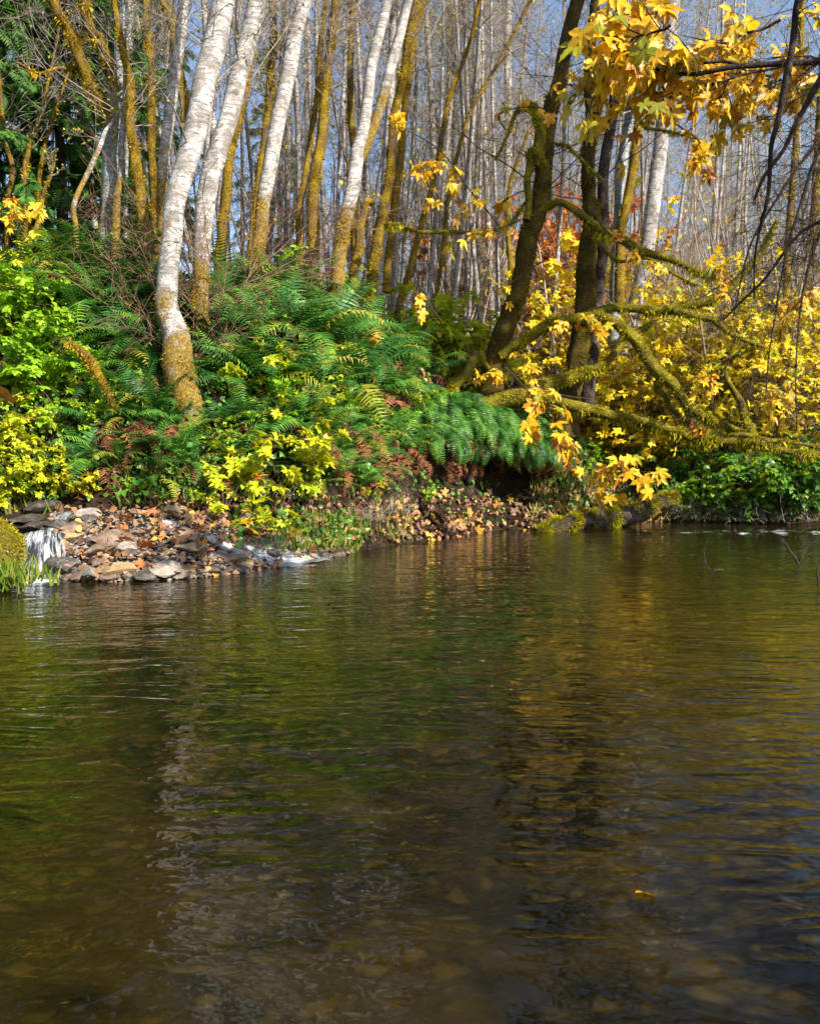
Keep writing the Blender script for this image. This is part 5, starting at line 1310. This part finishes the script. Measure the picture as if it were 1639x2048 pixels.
scatter("grass", "grass along the waterline and behind the log", [(560, 1040, 720, 1108, 2.2), (1060, 900, 1340, 1040, 3.4), (230, 940, 460, 1015, .5), (700, 1000, 830, 1085, .4), (1300, 1010, 1640, 1044, 1), (-20, 960, 120, 1030, .3)], 5200, BLADE, .24, 'grass', 0, 1503, updir=True)
g = np.random.default_rng(1510)
mb = MB(); c = W(-12, 1162, 9.6); q = c + g.normal(0, 1, (700, 3)) * [.22, .18, .06]
stamp(mb, BLADE, q, np.stack([g.normal(.1, .35, 700), g.normal(-.2, .35, 700), np.ones(700)], -1), g.normal(0, 1, (700, 3)), .22 * g.uniform(.5, 1.2, 700), g.uniform(0, .6, 700))
o = mb.build("grass", M['grass']); o["kind"] = "stuff"; o["label"] = "green grass tuft growing below the mossy boulder"
# bright fallen maple leaves one can point at
def single_leaf(loc, s, m, lv, rz, label, tilt=(.25, .1), tpl=MAPLE):
    mb = MB(); stamp(mb, tpl, [(0, 0, 0)], [(0, 1, 0)], [(0, 0, 1)], s, lv); o = mb.build("fallen_maple_leaf", M[m]); o.location = loc; o.rotation_euler = (tilt[0], tilt[1], rz)
    tag(o, label, "leaf")
for (u, v, s, m, lv, lab) in [(262, 1047, .20, 'orange_leaf', .6, "curled orange red maple leaf at the back of the stony bar"), (262, 1092, .19, 'orange_leaf', .2, "flat red orange maple leaf in the middle of the stony bar"),
                              (298, 1102, .20, 'orange_leaf', .3, "upright orange maple leaf in the middle of the stony bar"), (228, 1110, .20, 'orange_leaf', .9, "small orange leaf leaning on a stone of the bar"),
                              (475, 1060, .32, 'yellow', .4, "bright yellow maple leaf below the vine maple saplings"), (512, 1075, .26, 'yellow', .75, "golden maple leaf beside the shallow stream"), (585, 1078, .28, 'yellow', .45, "yellow maple leaf at the grassy end of the bar"),
                              (508, 1000, .34, 'orange_leaf', .9, "peach orange maple leaf hanging low over the bar"), (480, 622, .34, 'yellow', .8, "golden maple leaf caught on the ferns beside the second white trunk"), (30, 838, .5, 'litter', .85, "large pale brown maple leaf among the yellow green bushes"),
                              (1100, 1062, .3, 'orange_leaf', .4, "orange leaf stuck on the tip of the mossy log")]:
    q, nn = ground_px(u, v); off = .14 if v > 1040 else .5
    single_leaf(q + np.array([0, -off * .6, off * .6]), s * .9, m, lv, g.uniform(0, 6), lab, (.7, .15))
d = ray(1296, 1790); d2 = np.array([0, 0, CAMZ]) + d * ((CAMZ + .006) / -d[2]); single_leaf(d2, .065, 'yellow', .8, 2.2, "golden maple leaf drifting just under the dark near water", (.75, .2))
d = ray(855, 1945); d2 = np.array([0, 0, CAMZ]) + d * ((CAMZ + .006) / -d[2]); single_leaf(d2, .018, 'orange_leaf', .1, 1.0, "tiny red leaf floating on the near water", (0, 0), STAR)
# sticks in the shallow water
def snag(label, paths, Y):
    ps = [path_px(px, Y, Y, 16, .01, int(px[0][0])) for px in paths]; b = ps[0][0][0]
    root = tag(empty("water_snag", b), label, "dead branch", "twigs sticking out of the river")
    for p, r in ps:
        mb = MB(); trunk_mesh(mb, p - b, r * .62, 6, .1, 5); mb.build("stick", M['twig_dark'], root)
snag("thin crooked twig with a dark leaf clump standing in the river", [[(1424, 1148, 4), (1410, 1125, 3.5), (1410, 1095, 3), (1420, 1060, 2)], [(1410, 1118, 3), (1404, 1140, 2)], [(1424, 1143, 9), (1440, 1141, 10), (1446, 1140, 4)]], 11)
snag("mossy forked stick leaning out of the river", [[(1596, 1128, 8), (1584, 1112, 7), (1568, 1084, 4)], [(1596, 1128, 5), (1606, 1104, 3.5), (1622, 1086, 2)]], 12.0)
snag("dark upright stub with a knob rising from the river", [[(1634, 1172, 7), (1634, 1150, 6), (1636, 1130, 5)], [(1602, 1192, 16), (1607, 1184, 20), (1610, 1178, 12)]], 9.8)
snag("short dark twig floating flat in the dark water", [[(1206, 1158, 3), (1222, 1162, 4), (1240, 1169, 3)]], 10.4)

# ================================================================== render settings
scene.view_settings.view_transform = 'Standard'; scene.view_settings.look = 'None'; scene.view_settings.gamma = 1
scene.view_settings.exposure = 1.25
cy = scene.cycles
cy.max_bounces = 8; cy.diffuse_bounces = 3; cy.glossy_bounces = 3; cy.transmission_bounces = 4; cy.transparent_max_bounces = 10
cy.sample_clamp_indirect = 3; cy.caustics_reflective = False; cy.caustics_refractive = False
cy.use_denoising = True; cy.denoiser = 'OPENIMAGEDENOISE'; cy.denoising_prefilter = 'ACCURATE'; cy.denoising_input_passes = 'RGB_ALBEDO_NORMAL'
